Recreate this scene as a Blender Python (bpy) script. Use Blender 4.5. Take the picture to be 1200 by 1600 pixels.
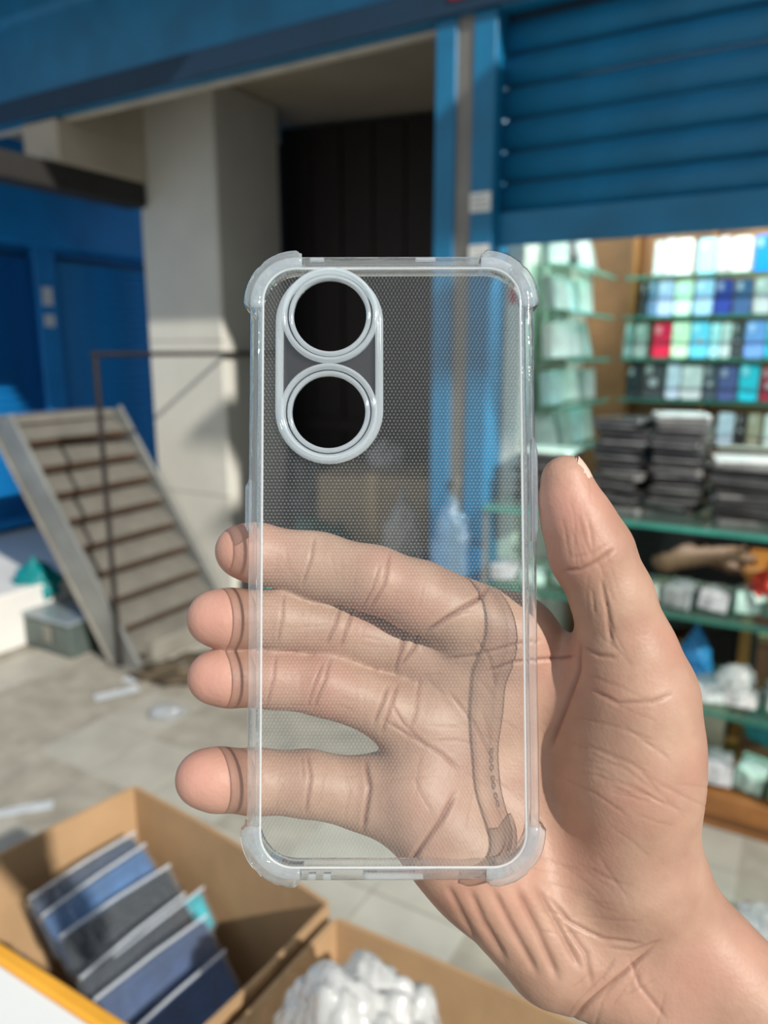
import bpy, bmesh, math, random
import numpy as np
from mathutils import Vector, Matrix, noise as mnoise

for o in list(bpy.data.objects):
    bpy.data.objects.remove(o)
scene = bpy.context.scene
COL = scene.collection
R = math.radians

# ------------------------------------------------------------------ camera
FPX = 1156.0                    # focal length in pixels of the 1200x1600 frame
PITCH = R(12.3)
EYE = 1.5
cam_data = bpy.data.cameras.new('camera')
cam = bpy.data.objects.new('camera', cam_data)
COL.objects.link(cam)
cam.location = (0, 0, EYE)
cam.rotation_euler = (R(90) - PITCH, 0, 0)
cam_data.sensor_fit = 'VERTICAL'
cam_data.sensor_height = 34.6
cam_data.lens = FPX / 1600 * 34.6
cam_data.clip_start = 0.01
cam_data.dof.use_dof = True
cam_data.dof.focus_distance = 0.203
cam_data.dof.aperture_fstop = cam_data.lens / 2.6
scene.camera = cam
CAM = Matrix.Translation((0, 0, EYE)) @ Matrix.Rotation(R(90) - PITCH, 4, 'X')

# ------------------------------------------------------------------ world, sun, exposure
world = bpy.data.worlds.new('world')
scene.world = world
world.use_nodes = True
bg = world.node_tree.nodes['Background']
bg.inputs['Color'].default_value = (0.92, 0.965, 1.0, 1)
bg.inputs['Strength'].default_value = 0.57

SUN_EL = R(32)
sun_h = Vector((0.60, -0.80))
to_sun = Vector((sun_h.x * math.cos(SUN_EL), sun_h.y * math.cos(SUN_EL), math.sin(SUN_EL)))
sd = bpy.data.lights.new('sun', 'SUN')
sd.energy = 4.9
sd.angle = R(1.2)
sd.color = (1.0, 0.945, 0.86)
sun = bpy.data.objects.new('sun', sd)
COL.objects.link(sun)
sun.rotation_euler = to_sun.to_track_quat('Z', 'Y').to_euler()
sun.location = (2, -4, 4)

scene.view_settings.view_transform = 'Standard'
scene.view_settings.look = 'None'
scene.view_settings.gamma = 1
scene.view_settings.use_curve_mapping = False
scene.view_settings.exposure = 0.0
scene.cycles.transparent_max_bounces = 40
scene.cycles.max_bounces = 14

# ------------------------------------------------------------------ frames of reference
# the building: u runs along the shop front to the right, v into the shops
RZ = R(-30)
CU, SU = math.cos(R(30)), math.sin(R(30))
def F(u, v, z=0.0):
    return Vector((u * CU + v * SU, -u * SU + v * CU, z))
def ray(px, py):
    x = (px - 600) / FPX; y = (800 - py) / FPX
    return Vector((x, math.cos(PITCH) + math.sin(PITCH) * y, -math.sin(PITCH) + math.cos(PITCH) * y))
def on_v(px, py, v):
    r = ray(px, py); t = v / (r.x * SU + r.y * CU)
    return (r.x * CU - r.y * SU) * t, EYE + r.z * t
def C(px, py, d):                # hand and case: point at depth d (metres) along the view
    return Vector(((px - 600) / FPX * d, (800 - py) / FPX * d, -d))

# ------------------------------------------------------------------ materials
MATS = {}
def nd(nt, t, x=0, y=0):
    n = nt.nodes.new(t); n.location = (x, y); return n
def mat(name, col, rough=0.5, metal=0.0, var=0.12, scale=8.0, bump=0.0, bscale=60.0, coat=0.0, spec=0.5, trans=0.0):
    if name in MATS: return MATS[name]
    m = bpy.data.materials.new(name); m.use_nodes = True
    nt = m.node_tree; b = nt.nodes['Principled BSDF']
    tc = nd(nt, 'ShaderNodeTexCoord'); nz = nd(nt, 'ShaderNodeTexNoise')
    nz.inputs['Scale'].default_value = scale; nz.inputs['Detail'].default_value = 4
    nt.links.new(tc.outputs['Object'], nz.inputs['Vector'])
    rp = nd(nt, 'ShaderNodeValToRGB')
    c = Vector(col[:3])
    rp.color_ramp.elements[0].position = 0.3; rp.color_ramp.elements[1].position = 0.7
    rp.color_ramp.elements[0].color = (*[max(0, x * (1 - var)) for x in c], 1)
    rp.color_ramp.elements[1].color = (*[min(1, x * (1 + var)) for x in c], 1)
    nt.links.new(nz.outputs['Fac'], rp.inputs['Fac'])
    nt.links.new(rp.outputs['Color'], b.inputs['Base Color'])
    b.inputs['Roughness'].default_value = rough
    b.inputs['Metallic'].default_value = metal
    b.inputs['Coat Weight'].default_value = coat
    b.inputs['Coat Roughness'].default_value = 0.06
    b.inputs['Specular IOR Level'].default_value = spec
    if trans: b.inputs['Transmission Weight'].default_value = trans
    if bump:
        n2 = nd(nt, 'ShaderNodeTexNoise'); n2.inputs['Scale'].default_value = bscale; n2.inputs['Detail'].default_value = 5
        nt.links.new(tc.outputs['Object'], n2.inputs['Vector'])
        bp = nd(nt, 'ShaderNodeBump'); bp.inputs['Strength'].default_value = bump; bp.inputs['Distance'].default_value = 0.01
        nt.links.new(n2.outputs['Fac'], bp.inputs['Height'])
        nt.links.new(bp.outputs['Normal'], b.inputs['Normal'])
    MATS[name] = m
    return m

def clear(name, tint=(.95, .98, 1.0), haze=.06, hazecol=(.85, .93, 1.0), rough=.06, refl=1.0, crumple=0.0, cscale=40, dots=False, refr=0.0):
    """clear plastic or glass: see-through, with a little milkiness and a mirror-like surface"""
    if name in MATS: return MATS[name]
    m = bpy.data.materials.new(name); m.use_nodes = True
    nt = m.node_tree; nt.nodes.clear(); L = nt.links.new
    out = nd(nt, 'ShaderNodeOutputMaterial')
    tr = nd(nt, 'ShaderNodeBsdfTransparent'); tr.inputs['Color'].default_value = (*tint, 1)
    df = nd(nt, 'ShaderNodeBsdfDiffuse'); df.inputs['Color'].default_value = (*hazecol, 1)
    tl = nd(nt, 'ShaderNodeBsdfTranslucent'); tl.inputs['Color'].default_value = (*hazecol, 1)
    dm = nd(nt, 'ShaderNodeMixShader'); dm.inputs[0].default_value = .4
    L(df.outputs[0], dm.inputs[1]); L(tl.outputs[0], dm.inputs[2])
    gl = nd(nt, 'ShaderNodeBsdfGlossy'); gl.inputs['Roughness'].default_value = rough; gl.inputs['Color'].default_value = (1, 1, 1, 1)
    base = tr
    tc = nd(nt, 'ShaderNodeTexCoord')
    nrm = None
    if crumple:
        nz = nd(nt, 'ShaderNodeTexNoise'); nz.inputs['Scale'].default_value = cscale; nz.inputs['Detail'].default_value = 3
        L(tc.outputs['Object'], nz.inputs['Vector'])
        bp = nd(nt, 'ShaderNodeBump'); bp.inputs['Strength'].default_value = crumple; bp.inputs['Distance'].default_value = .01
        L(nz.outputs['Fac'], bp.inputs['Height']); nrm = bp
        L(bp.outputs[0], gl.inputs['Normal'])
    if refr:
        rf = nd(nt, 'ShaderNodeBsdfRefraction'); rf.inputs['IOR'].default_value = 1.42; rf.inputs['Roughness'].default_value = .03
        rf.inputs['Color'].default_value = (*tint, 1)
        if nrm: L(nrm.outputs[0], rf.inputs['Normal'])
        rm = nd(nt, 'ShaderNodeMixShader'); rm.inputs[0].default_value = refr
        L(tr.outputs[0], rm.inputs[1]); L(rf.outputs[0], rm.inputs[2]); base = rm
    hm = nd(nt, 'ShaderNodeMixShader'); hm.inputs[0].default_value = haze
    L(base.outputs[0], hm.inputs[1]); L(dm.outputs[0], hm.inputs[2])
    if dots:                                   # the printed micro-dot grid on the back of the case
        sp = nd(nt, 'ShaderNodeSeparateXYZ'); L(tc.outputs['Object'], sp.inputs[0])
        def mt(op, a, b=None, c=None):
            n = nd(nt, 'ShaderNodeMath'); n.operation = op
            for i, q in enumerate((a, b, c)):
                if q is None: continue
                if isinstance(q, (int, float)): n.inputs[i].default_value = q
                else: L(q, n.inputs[i])
            return n.outputs[0]
        yy = mt('DIVIDE', sp.outputs['Y'], .00088)
        row = mt('FLOOR', yy)
        odd = mt('MULTIPLY', mt('FLOORED_MODULO', row, 2.0), .5)
        xx = mt('ADD', mt('DIVIDE', sp.outputs['X'], .00098), odd)
        fx = mt('SUBTRACT', mt('FRACT', xx), .5); fy = mt('SUBTRACT', mt('FRACT', yy), .5)
        d2 = mt('ADD', mt('MULTIPLY', fx, fx), mt('MULTIPLY', fy, fy))
        dot = mt('LESS_THAN', d2, .05)
        fac = mt('MULTIPLY_ADD', dot, .10, haze)
        L(fac, hm.inputs[0])
    fr = nd(nt, 'ShaderNodeFresnel')
    ge = nd(nt, 'ShaderNodeNewGeometry'); mi_ = nd(nt, 'ShaderNodeMix'); mi_.data_type = 'FLOAT'      # same reflectance from either side of the thin wall
    L(ge.outputs['Backfacing'], mi_.inputs[0]); mi_.inputs[2].default_value = 1.45; mi_.inputs[3].default_value = 1 / 1.45
    L(mi_.outputs[0], fr.inputs['IOR'])
    if nrm: L(nrm.outputs[0], fr.inputs['Normal'])
    ml = nd(nt, 'ShaderNodeMath'); ml.operation = 'MULTIPLY'; ml.use_clamp = True; ml.inputs[1].default_value = refl
    L(fr.outputs[0], ml.inputs[0])
    fm = nd(nt, 'ShaderNodeMixShader'); L(ml.outputs[0], fm.inputs[0]); L(hm.outputs[0], fm.inputs[1]); L(gl.outputs[0], fm.inputs[2])
    L(fm.outputs[0], out.inputs[0])
    MATS[name] = m
    return m

def emit(name, col, s):
    m = bpy.data.materials.new(name); m.use_nodes = True
    b = m.node_tree.nodes['Principled BSDF']
    b.inputs['Base Color'].default_value = (*col, 1); b.inputs['Emission Color'].default_value = (*col, 1)
    b.inputs['Emission Strength'].default_value = s
    return m

# ------------------------------------------------------------------ object helpers
def link(name, me, m=None, parent=None, loc=(0, 0, 0), rot=(0, 0, 0), smooth=False):
    o = bpy.data.objects.new(name, me); COL.objects.link(o)
    if me is not None and m is not None and not me.materials: me.materials.append(m)
    o.location = loc; o.rotation_euler = rot
    if parent is not None: o.parent = parent
    if smooth and me is not None:
        for p in me.polygons: p.use_smooth = True
    return o
def tag(o, label, cat, group=None):
    o['label'] = label; o['category'] = cat
    if group: o['group'] = group
    return o
def thing(name, label, cat, loc=(0, 0, 0), rz=0.0, group=None, rot=None):
    o = bpy.data.objects.new(name, None); COL.objects.link(o)
    o.empty_display_size = .05
    o.location = loc; o.rotation_euler = rot if rot else (0, 0, rz)
    return tag(o, label, cat, group)
def struct(o):
    o['kind'] = 'structure'; return o
class MB:
    def __init__(s): s.bm = bmesh.new()
    def box(s, x0, x1, y0, y1, z0, z1, bev=0.0, seg=1, M=None):
        g = bmesh.ops.create_cube(s.bm, size=1)
        vs = g['verts']
        for v in vs:
            v.co = Vector((x0 + (v.co.x + .5) * (x1 - x0), y0 + (v.co.y + .5) * (y1 - y0), z0 + (v.co.z + .5) * (z1 - z0)))
        if bev:
            es = list({e for v in vs for e in v.link_edges})
            r = bmesh.ops.bevel(s.bm, geom=es, offset=bev, segments=seg, profile=.5, affect='EDGES')
            vs = r['verts'] if M else vs
        if M:
            for v in set(vs): v.co = M @ v.co
        return s
    def slab(s, w, h, t, r, n=5, M=None):
        """rounded rectangle w x h in XZ, thickness t in Y, standing on z=0"""
        pts = []
        for cx, cz, a0 in ((w / 2 - r, h - r, 0), (-w / 2 + r, h - r, 90), (-w / 2 + r, r, 180), (w / 2 - r, r, 270)):
            for i in range(n + 1):
                a = R(a0 + 90 * i / n); pts.append((cx + r * math.cos(a), cz + r * math.sin(a)))
        e = min(t * .3, .002)
        rings = []
        for y, k in ((-t / 2, e), (-t / 2 + e, 0), (t / 2 - e, 0), (t / 2, e)):
            fx, fz = (w - 2 * k) / w, (h - 2 * k) / h
            rings.append([s.bm.verts.new((x * fx, y, (z - h / 2) * fz + h / 2)) for x, z in pts])
        N = len(pts)
        for a, b in zip(rings, rings[1:]):
            for i in range(N): s.bm.faces.new((a[i], a[(i + 1) % N], b[(i + 1) % N], b[i]))
        s.bm.faces.new(rings[0]); s.bm.faces.new(rings[-1][::-1])
        if M:
            for rg in rings:
                for v in rg: v.co = M @ v.co
        return s
    def tube(s, pts, r, n=10):
        pts = [Vector(p) for p in pts]
        rings = []
        for i, p in enumerate(pts):
            d = (pts[min(i + 1, len(pts) - 1)] - pts[max(i - 1, 0)]).normalized()
            a = d.orthogonal().normalized(); b = d.cross(a)
            if rings and True:
                pa = prev - d * prev.dot(d)
                if pa.length > 1e-6: a = pa.normalized(); b = d.cross(a)
            prev = a
            rr = r[i] if isinstance(r, (list, tuple)) else r
            rings.append([s.bm.verts.new(p + (a * math.cos(2 * math.pi * k / n) + b * math.sin(2 * math.pi * k / n)) * rr) for k in range(n)])
        for A, B in zip(rings, rings[1:]):
            for k in range(n): s.bm.faces.new((A[k], A[(k + 1) % n], B[(k + 1) % n], B[k]))
        s.bm.faces.new(rings[0][::-1]); s.bm.faces.new(rings[-1])
        return s
    def prism(s, poly, z0, z1):
        a = [s.bm.verts.new((x, y, z0)) for x, y in poly]; b = [s.bm.verts.new((x, y, z1)) for x, y in poly]
        n = len(poly)
        for i in range(n): s.bm.faces.new((a[i], a[(i + 1) % n], b[(i + 1) % n], b[i]))
        s.bm.faces.new(a[::-1]); s.bm.faces.new(b)
        return s
    def mesh(s, name):
        bmesh.ops.recalc_face_normals(s.bm, faces=s.bm.faces[:])
        me = bpy.data.meshes.new(name); s.bm.to_mesh(me); s.bm.free(); return me
    def build(s, name, m, parent=None, loc=(0, 0, 0), rot=(0, 0, 0), smooth=False):
        return link(name, s.mesh(name), m, parent, loc, rot, smooth)
def fbox(name, u0, u1, v0, v1, z0, z1, m, bev=0.0):
    """a box of the setting, aligned with the building"""
    cu, cv = (u0 + u1) / 2, (v0 + v1) / 2
    return MB().box(u0 - cu, u1 - cu, v0 - cv, v1 - cv, 0, z1 - z0, bev).build(name, m, None, F(cu, cv, z0), (0, 0, RZ))
def crumple(name, m, dims, seed, amp=.35, sub=4, parent=None, loc=(0, 0, 0), rz=0.0, knot=False, sharp=2.0):
    """a crumpled bag or wrapper: folded, creased closed skin resting on its base"""
    bm = bmesh.new(); bmesh.ops.create_icosphere(bm, subdivisions=sub, radius=1)
    off = Vector((seed * 7.3, seed * 3.1, seed * 1.7))
    for v in bm.verts:
        p = v.co.copy(); q = p * sharp + off
        n = abs(mnoise.noise(q)) ** .6 * .9 + abs(mnoise.noise(q * 2.3)) ** .7 * .38 + abs(mnoise.noise(q * 4.9)) * .14
        k = 1 - amp + amp * n * 1.25
        if knot and p.z > .55: k *= 1 + 1.1 * (p.z - .55); p.x *= 1 - .85 * min(1, (p.z - .55) * 2.4); p.y *= 1 - .85 * min(1, (p.z - .55) * 2.4)
        z = max(p.z * k, -.55)
        v.co = Vector((p.x * k * dims[0] / 2, p.y * k * dims[1] / 2, (z + .55) / 1.5 * dims[2]))
    me = bpy.data.meshes.new(name); bm.to_mesh(me); bm.free()
    return link(name, me, m, parent, loc, (0, 0, rz), True)

# ------------------------------------------------------------------ SDF modelling of living bodies
def smin(a, b, k):
    h = np.maximum(k - np.abs(a - b), 0) / k
    return np.minimum(a, b) - h * h * k * .25
def surface_nets(D, org, st):
    nx, ny, nz = D.shape
    S = D < 0
    cs = [(i, j, k) for i in (0, 1) for j in (0, 1) for k in (0, 1)]
    sub = lambda A, c: A[c[0]:nx - 1 + c[0], c[1]:ny - 1 + c[1], c[2]:nz - 1 + c[2]]
    cnt = sum(sub(S, c).astype(np.int8) for c in cs)
    act = (cnt > 0) & (cnt < 8)
    idx = np.argwhere(act)
    vid = np.full(act.shape, -1, np.int64); vid[act] = np.arange(len(idx))
    acc = np.zeros((len(idx), 3)); w = np.zeros(len(idx))
    val = {c: D[idx[:, 0] + c[0], idx[:, 1] + c[1], idx[:, 2] + c[2]] for c in cs}
    for a in cs:
        for ax in range(3):
            if a[ax]: continue
            b = list(a); b[ax] = 1; b = tuple(b)
            da, db = val[a], val[b]; cr = (da < 0) != (db < 0)
            t = np.where(cr, da / np.where(cr, da - db, 1), 0)
            P = np.tile(np.array(a, float), (len(idx), 1)); P[:, ax] = t
            acc += P * cr[:, None]; w += cr
    V = (idx + acc / w[:, None]) * st + np.array(org)
    quads = []
    for ax in range(3):
        o1, o2 = [(1, 2), (2, 0), (0, 1)][ax]
        sl0 = [slice(None)] * 3; sl1 = [slice(None)] * 3
        sl0[ax] = slice(0, -1); sl1[ax] = slice(1, None)
        ch = S[tuple(sl0)] != S[tuple(sl1)]
        e = np.argwhere(ch)
        ok = (e[:, o1] > 0) & (e[:, o2] > 0) & (e[:, o1] < D.shape[o1] - 1) & (e[:, o2] < D.shape[o2] - 1)
        e = e[ok]
        inside = S[e[:, 0], e[:, 1], e[:, 2]]
        def g(a, b):
            q = e.copy(); q[:, o1] -= a; q[:, o2] -= b
            return vid[q[:, 0], q[:, 1], q[:, 2]]
        Q = np.stack([g(1, 1), g(0, 1), g(0, 0), g(1, 0)], 1)
        Q = np.where(inside[:, None], Q, Q[:, ::-1])
        quads.append(Q)
    return V, np.concatenate(quads)
def sdf_field(groups, lo, hi, st, kin=.003, kout=.008, kbet=.0012):
    """groups: first is the trunk (palm, torso), the others are limbs that blend into it but not into each other"""
    ax = [np.arange(lo[i], hi[i] + st, st, dtype=np.float32) for i in range(3)]
    X, Y, Z = np.meshgrid(*ax, indexing='ij')
    def cap(a, b, ra, rb):
        a = np.array(a, np.float32); ab = np.array(b, np.float32) - a
        L2 = float((ab * ab).sum()) + 1e-12
        t = ((X - a[0]) * ab[0] + (Y - a[1]) * ab[1] + (Z - a[2]) * ab[2]) / L2
        np.clip(t, 0, 1, out=t)
        d = np.sqrt((X - a[0] - t * ab[0]) ** 2 + (Y - a[1] - t * ab[1]) ** 2 + (Z - a[2] - t * ab[2]) ** 2)
        return d - (ra + (rb - ra) * t)
    fields = []
    for g in groups:
        f = None; k = g.get('k', kin)
        for c in g['caps']:
            d = cap(*c)
            f = d if f is None else smin(f, d, k)
        fields.append(f)
    trunk = fields[0]; out = trunk
    for g, f in zip(groups[1:], fields[1:]):
        out = smin(out, smin(f, trunk, g.get('ko', kout)), kbet)
    return out, ax
def chain(pts):
    return [(tuple(a[0]), tuple(b[0]), a[1], b[1]) for a, b in zip(pts, pts[1:])]
def np_mesh(name, V, Q):
    me = bpy.data.meshes.new(name)
    me.vertices.add(len(V)); me.vertices.foreach_set('co', V.astype(np.float32).ravel())
    me.loops.add(Q.size); me.loops.foreach_set('vertex_index', Q.astype(np.int32).ravel())
    me.polygons.add(len(Q)); me.polygons.foreach_set('loop_start', np.arange(0, Q.size, 4, dtype=np.int32))
    me.polygons.foreach_set('use_smooth', np.ones(len(Q), bool))
    me.update(); me.validate()
    return me
# ================================================================== THE SETTING
M_blue = mat('blue_paint', (.003, .15, .31), .5, 0, .18, 5, .05, 30)
M_blue2 = mat('blue_paint_bright', (.006, .23, .60), .5, 0, .15, 4, .05, 30)
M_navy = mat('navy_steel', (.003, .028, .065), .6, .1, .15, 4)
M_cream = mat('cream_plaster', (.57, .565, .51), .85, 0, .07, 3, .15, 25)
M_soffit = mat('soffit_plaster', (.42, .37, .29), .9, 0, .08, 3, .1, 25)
M_tile = mat('floor_tile_stone', (.37, .355, .31), .5, 0, .12, 6, .04, 90)
M_tile2 = mat('floor_tile_stone_pale', (.385, .37, .325), .5, 0, .12, 6, .04, 90)
M_grout = mat('grout', (.30, .28, .235), .95, 0, .2, 10, .2, 40)
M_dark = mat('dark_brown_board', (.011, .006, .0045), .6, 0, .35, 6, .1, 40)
M_greysteel = mat('grey_channel', (.20, .195, .18), .5, .5, .1, 6)
M_white = mat('white_laminate', (.72, .76, .68), .4, 0, .05, 4)
M_wood = mat('brown_wood', (.30, .125, .035), .45, 0, .3, 7, .1, 50)
M_woodback = mat('shelf_back_wood', (.34, .17, .08), .5, 0, .25, 5, .1, 40)
M_marble = mat('white_marble', (.66, .65, .62), .4, 0, .08, 3)
M_black = mat('black_rubber', (.012, .012, .012), .5, 0, .2, 10)

# floor: one slab of bedding with single stone tiles laid on it
floor = struct(fbox('floor', -7, 5, -3.0, 7.0, -.10, -.004, M_grout))
TS = .30
tm = []
for k, mm in enumerate((M_tile, M_tile2)):
    me = MB().box(-TS / 2 + .003, TS / 2 - .003, -TS / 2 + .003, TS / 2 - .003, -.010, 0, .0025).mesh('floor_tile'); me.materials.append(mm); tm.append(me)
rnd = random.Random(4)
for i in range(-14, 6):
    for j in range(1, 12):
        u, v = (i + .35) * TS, (j + .72) * TS
        t = bpy.data.objects.new('floor_tile', tm[rnd.random() < .4]); COL.objects.link(t)
        t.parent = floor
        t.location = (u + 1.0, v - 2.0, .096 + rnd.uniform(-.0006, .0006))
struct(fbox('trim_1', -7, 5, 4.04, 7.0, -.004, .001, M_tile))

# hood of the shutters across the whole front
hood = struct(MB().prism([(-4.5, 0), (4.5, 0), (4.5, .001), (-4.5, .001)], 0, .001).build('trim_2', M_blue, None, F(-2.2, 2.30, 2.56), (0, 0, RZ)))
bm = bmesh.new()
prof = [(0.22, 0), (0.16, 0), (0.14, .02), (0.14, .40), (.12, .43), (.12, .62), (.22, .62)]
ends = []
for x in (-3.6, 4.6):
    ends.append([bm.verts.new((x, y, z)) for y, z in prof])
n = len(prof)
for i in range(n): bm.faces.new((ends[0][i], ends[0][(i + 1) % n], ends[1][(i + 1) % n], ends[1][i]))
bm.faces.new(ends[0]); bm.faces.new(ends[1][::-1])
bmesh.ops.recalc_face_normals(bm, faces=bm.faces[:])
bm.to_mesh(hood.data); bm.free()
MB().box(-3.6, 4.6, .128, .14, .0, .095, .003).build('underside_shade_band', M_navy, hood)  # navy colour stands in for the shade on the hood's underside
lip = MB().box(-3.6, 1.0, .205, .235, -.012, .02).build('lip_strip', mat('cream_edge', (.58, .52, .42), .8), hood)

struct(MB().prism([(-6, 1.85), (-1.5, 1.85), (-1.5, 2.10), (1.2, 2.10), (1.2, 2.5), (-6, 2.5)], 0, .06).build('ceiling_shade_eave', M_navy, None, F(0, 0, 3.18), (0, 0, RZ)))  # unseen eave added to shade the hood, deeper at left for the beam end
# soffit of the recess, its side beam and the pillar
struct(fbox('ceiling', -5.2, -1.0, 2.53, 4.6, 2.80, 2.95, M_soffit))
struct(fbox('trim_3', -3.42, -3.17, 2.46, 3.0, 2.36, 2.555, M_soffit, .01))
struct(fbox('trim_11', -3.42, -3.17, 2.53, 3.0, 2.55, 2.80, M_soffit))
pill = struct(fbox('wall_pillar', -3.245, -2.70, 3.0, 3.52, 0, 2.80, M_cream, .012))
for z in (.72, 1.55):
    MB().box(-.2735, .2735, -.2615, -.258, z, z + .006).build('joint', M_grout, pill)
# dark rolled shutter box behind the side beam
rail = MB().box(-.05, .08, -.70, .39, 0, .12, .008).build('trim_4', mat('dark_iron', (.03, .028, .026), .6, .3), None, F(-3.255, 2.6, 2.24), (0, 0, RZ)); struct(rail)
# dark boarded back of the recess
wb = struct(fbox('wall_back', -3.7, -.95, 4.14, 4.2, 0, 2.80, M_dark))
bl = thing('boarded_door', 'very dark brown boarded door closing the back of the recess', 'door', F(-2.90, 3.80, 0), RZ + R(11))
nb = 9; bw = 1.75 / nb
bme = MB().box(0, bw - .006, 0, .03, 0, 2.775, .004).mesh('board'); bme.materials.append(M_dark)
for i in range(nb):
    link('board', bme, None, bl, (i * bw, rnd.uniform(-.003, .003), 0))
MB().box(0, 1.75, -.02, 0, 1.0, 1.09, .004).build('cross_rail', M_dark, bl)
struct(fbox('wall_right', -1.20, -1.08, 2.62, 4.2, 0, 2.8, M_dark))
struct(fbox('wall_upper', -1.25, 2.4, 2.62, 2.72, 2.45, 3.45, M_cream))

# far left shop front with two blue shutters
WU = -4.62
struct(fbox('wall_left', WU - .3, WU - .06, 1.6, 5.6, 0, 3.2, M_blue2))
def shutter(name, label, u, v, width, z0, z1, pitch, facing, m, group=None, bottom=True):
    """roller shutter of separate convex slats; local x along its width, -y towards the street"""
    root = thing(name, label, 'shutter', F(u, v, 0), RZ + facing, group)
    b = bmesh.new(); rows = []
    N = 7
    for x in (0, width):
        rows.append([b.verts.new((x, -.018 * math.sin(math.pi * k / N) ** .8, pitch * .94 * k / N)) for k in range(N + 1)])
        rows.append([b.verts.new((x, .004 - .018 * math.sin(math.pi * k / N) ** .8, pitch * .94 * k / N)) for k in range(N + 1)])
    for k in range(N):
        b.faces.new((rows[0][k], rows[2][k], rows[2][k + 1], rows[0][k + 1]))
        b.faces.new((rows[1][k + 1], rows[3][k + 1], rows[3][k], rows[1][k]))
    for r0, r1 in ((rows[0], rows[1]), (rows[2], rows[3])):
        for k in range(N): b.faces.new((r0[k], r0[k + 1], r1[k + 1], r1[k]))
    b.faces.new((rows[0][0], rows[1][0], rows[3][0], rows[2][0])); b.faces.new((rows[0][N], rows[2][N], rows[3][N], rows[1][N]))
    bmesh.ops.recalc_face_normals(b, faces=b.faces[:])
    me = bpy.data.meshes.new('slat'); b.to_mesh(me); b.free(); me.materials.append(m)
    for p in me.polygons: p.use_smooth = True
    z = z0
    if bottom:
        MB().box(0, width, -.022, .006, z0, z0 + pitch * 1.1, .004).build('bottom_bar', m, root); z += pitch * 1.1
    while z + pitch <= z1 + 1e-6:
        link('slat', me, None, root, (0, 0, z)); z += pitch
    MB().box(.01, width - .01, .006, .012, z0, z1).build('slat_hinge', M_navy, root)
    return root
# facing +u: local x runs along -v... rotate so that local -y = +u
def side_front(v0, v1, name, label):
    # slats: start at v0, run towards +v
    r = shutter(name, label, WU, v0, v1 - v0, .33, 2.12, .052, R(90), M_blue2, 'far blue shutters')
    return r
side_front(1.8, 3.30, 'roller_shutter', 'far blue roller shutter on the left, nearer of the two behind the stairs')
side_front(3.46, 5.3, 'roller_shutter', 'far blue roller shutter beside the cream pillar, with a sunlit patch')
sp = fbox('trim_6', WU - .03, WU + .035, 3.30, 3.46, .3, 2.2, M_blue2, .006); struct(sp)
for z, w in ((1.80, .12), (1.66, .08)):
    tag(fbox('sticker', WU + .0355, WU + .0375, 3.335, 3.415, z, z + w, mat('white_paper', (.72, .75, .78), .7)),
        ('tall white sticker on far blue shutter post' if w > .1 else 'small square white sticker below tall one on far blue post'), 'sticker', None)
struct(fbox('trim_7', WU - .06, WU + .09, 1.6, 5.6, 2.17, 3.1, M_blue2, .02))
struct(fbox('floor_platform', WU - .3, -3.42, 1.5, 5.4, 0, .30, M_marble, .01))
struct(fbox('wall_far', WU - .3, -2.9, 5.4, 5.5, 0, 3.2, M_blue2))

# blue steel post with a grey channel, between the recess and the shop
post = struct(fbox('wall_post', -1.215, -1.0, 2.46, 2.62, 0, 2.58, M_blue))
post.name = 'trim_8'
for (a, b_, d, m_) in ((-.1075, -.032, .012, M_blue), (-.032, .028, .002, M_greysteel), (.028, .1075, .010, M_blue)):
    MB().box(a, b_, -.08 - d, -.079, 0, 2.58, .003).build('channel', m_, post)
for (z, hh, lab) in ((1.955, .062, 'upper white paper sticker on the blue post'), (1.795, .055, 'lower white paper sticker on the blue post, partly behind the case')):
    s = fbox('sticker', -1.078, -1.004, 2.4462, 2.4495, z, z + hh, mat('sticker_paper', (.66, .68, .66), .7, 0, .15, 60))
    tag(s, lab, 'sticker', 'post stickers')
    for q in range(3):
        MB().box(-.030, .030 - .008 * q, -.0021, -.0016, .012 + q * .016, .017 + q * .016).build('print_line', mat('grey_ink', (.35, .36, .36), .7), s)
tag(fbox('sign_plate', -1.16, -1.02, 2.42, 2.45, 2.60, 2.72, mat('red_paint', (.42, .01, .02), .4), .006), 'small red plate at the top of the blue post', 'sign')

# the open shop: half-lowered shutter
shutter('roller_shutter', 'large blue half-lowered roller shutter above the glass counter', -1.0, 2.53, 3.0, 1.85, 2.62, .098, 0, M_blue)
shop_wall_l = struct(fbox('wall_side', -1.08, -.985, 2.62, 3.62, 0, 2.5, M_white))
struct(fbox('wall_shop', -1.08, 2.4, 3.62, 3.72, 0, 2.5, M_woodback))
struct(fbox('ceiling_shop', -1.08, 2.4, 2.62, 3.72, 2.5, 2.56, M_white))
struct(fbox('wall_end', 2.4, 2.5, 2.4, 3.72, 0, 3.4, M_cream))
jamb = struct(fbox('trim_9', -1.0, -.93, 2.60, 2.66, 0, 1.86, M_white, .004))
tag(fbox('sticker', -.982, -.957, 2.5975, 2.5995, 1.665, 1.725, mat('red_sticker', (.5, .03, .08), .6, 0, .3, 80)), 'small red sticker on the white shop jamb', 'sticker')
# unseen awning added over the shop side, outline shaped to shade the upper shutter
aw = MB().prism([(0, .35), (3.75, .35), (3.75, 1.7), (-.85, 1.7), (-.85, .65), (0, .65)], 0, .06).build('ceiling_shade_awning', M_navy, None, F(1.25, .9, 3.30), (0, 0, RZ)); struct(aw)
for vv in (.55,):
    struct(fbox('trim_10', 4.6, 4.7, vv, vv + .1, 0, 3.3, M_navy))
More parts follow.
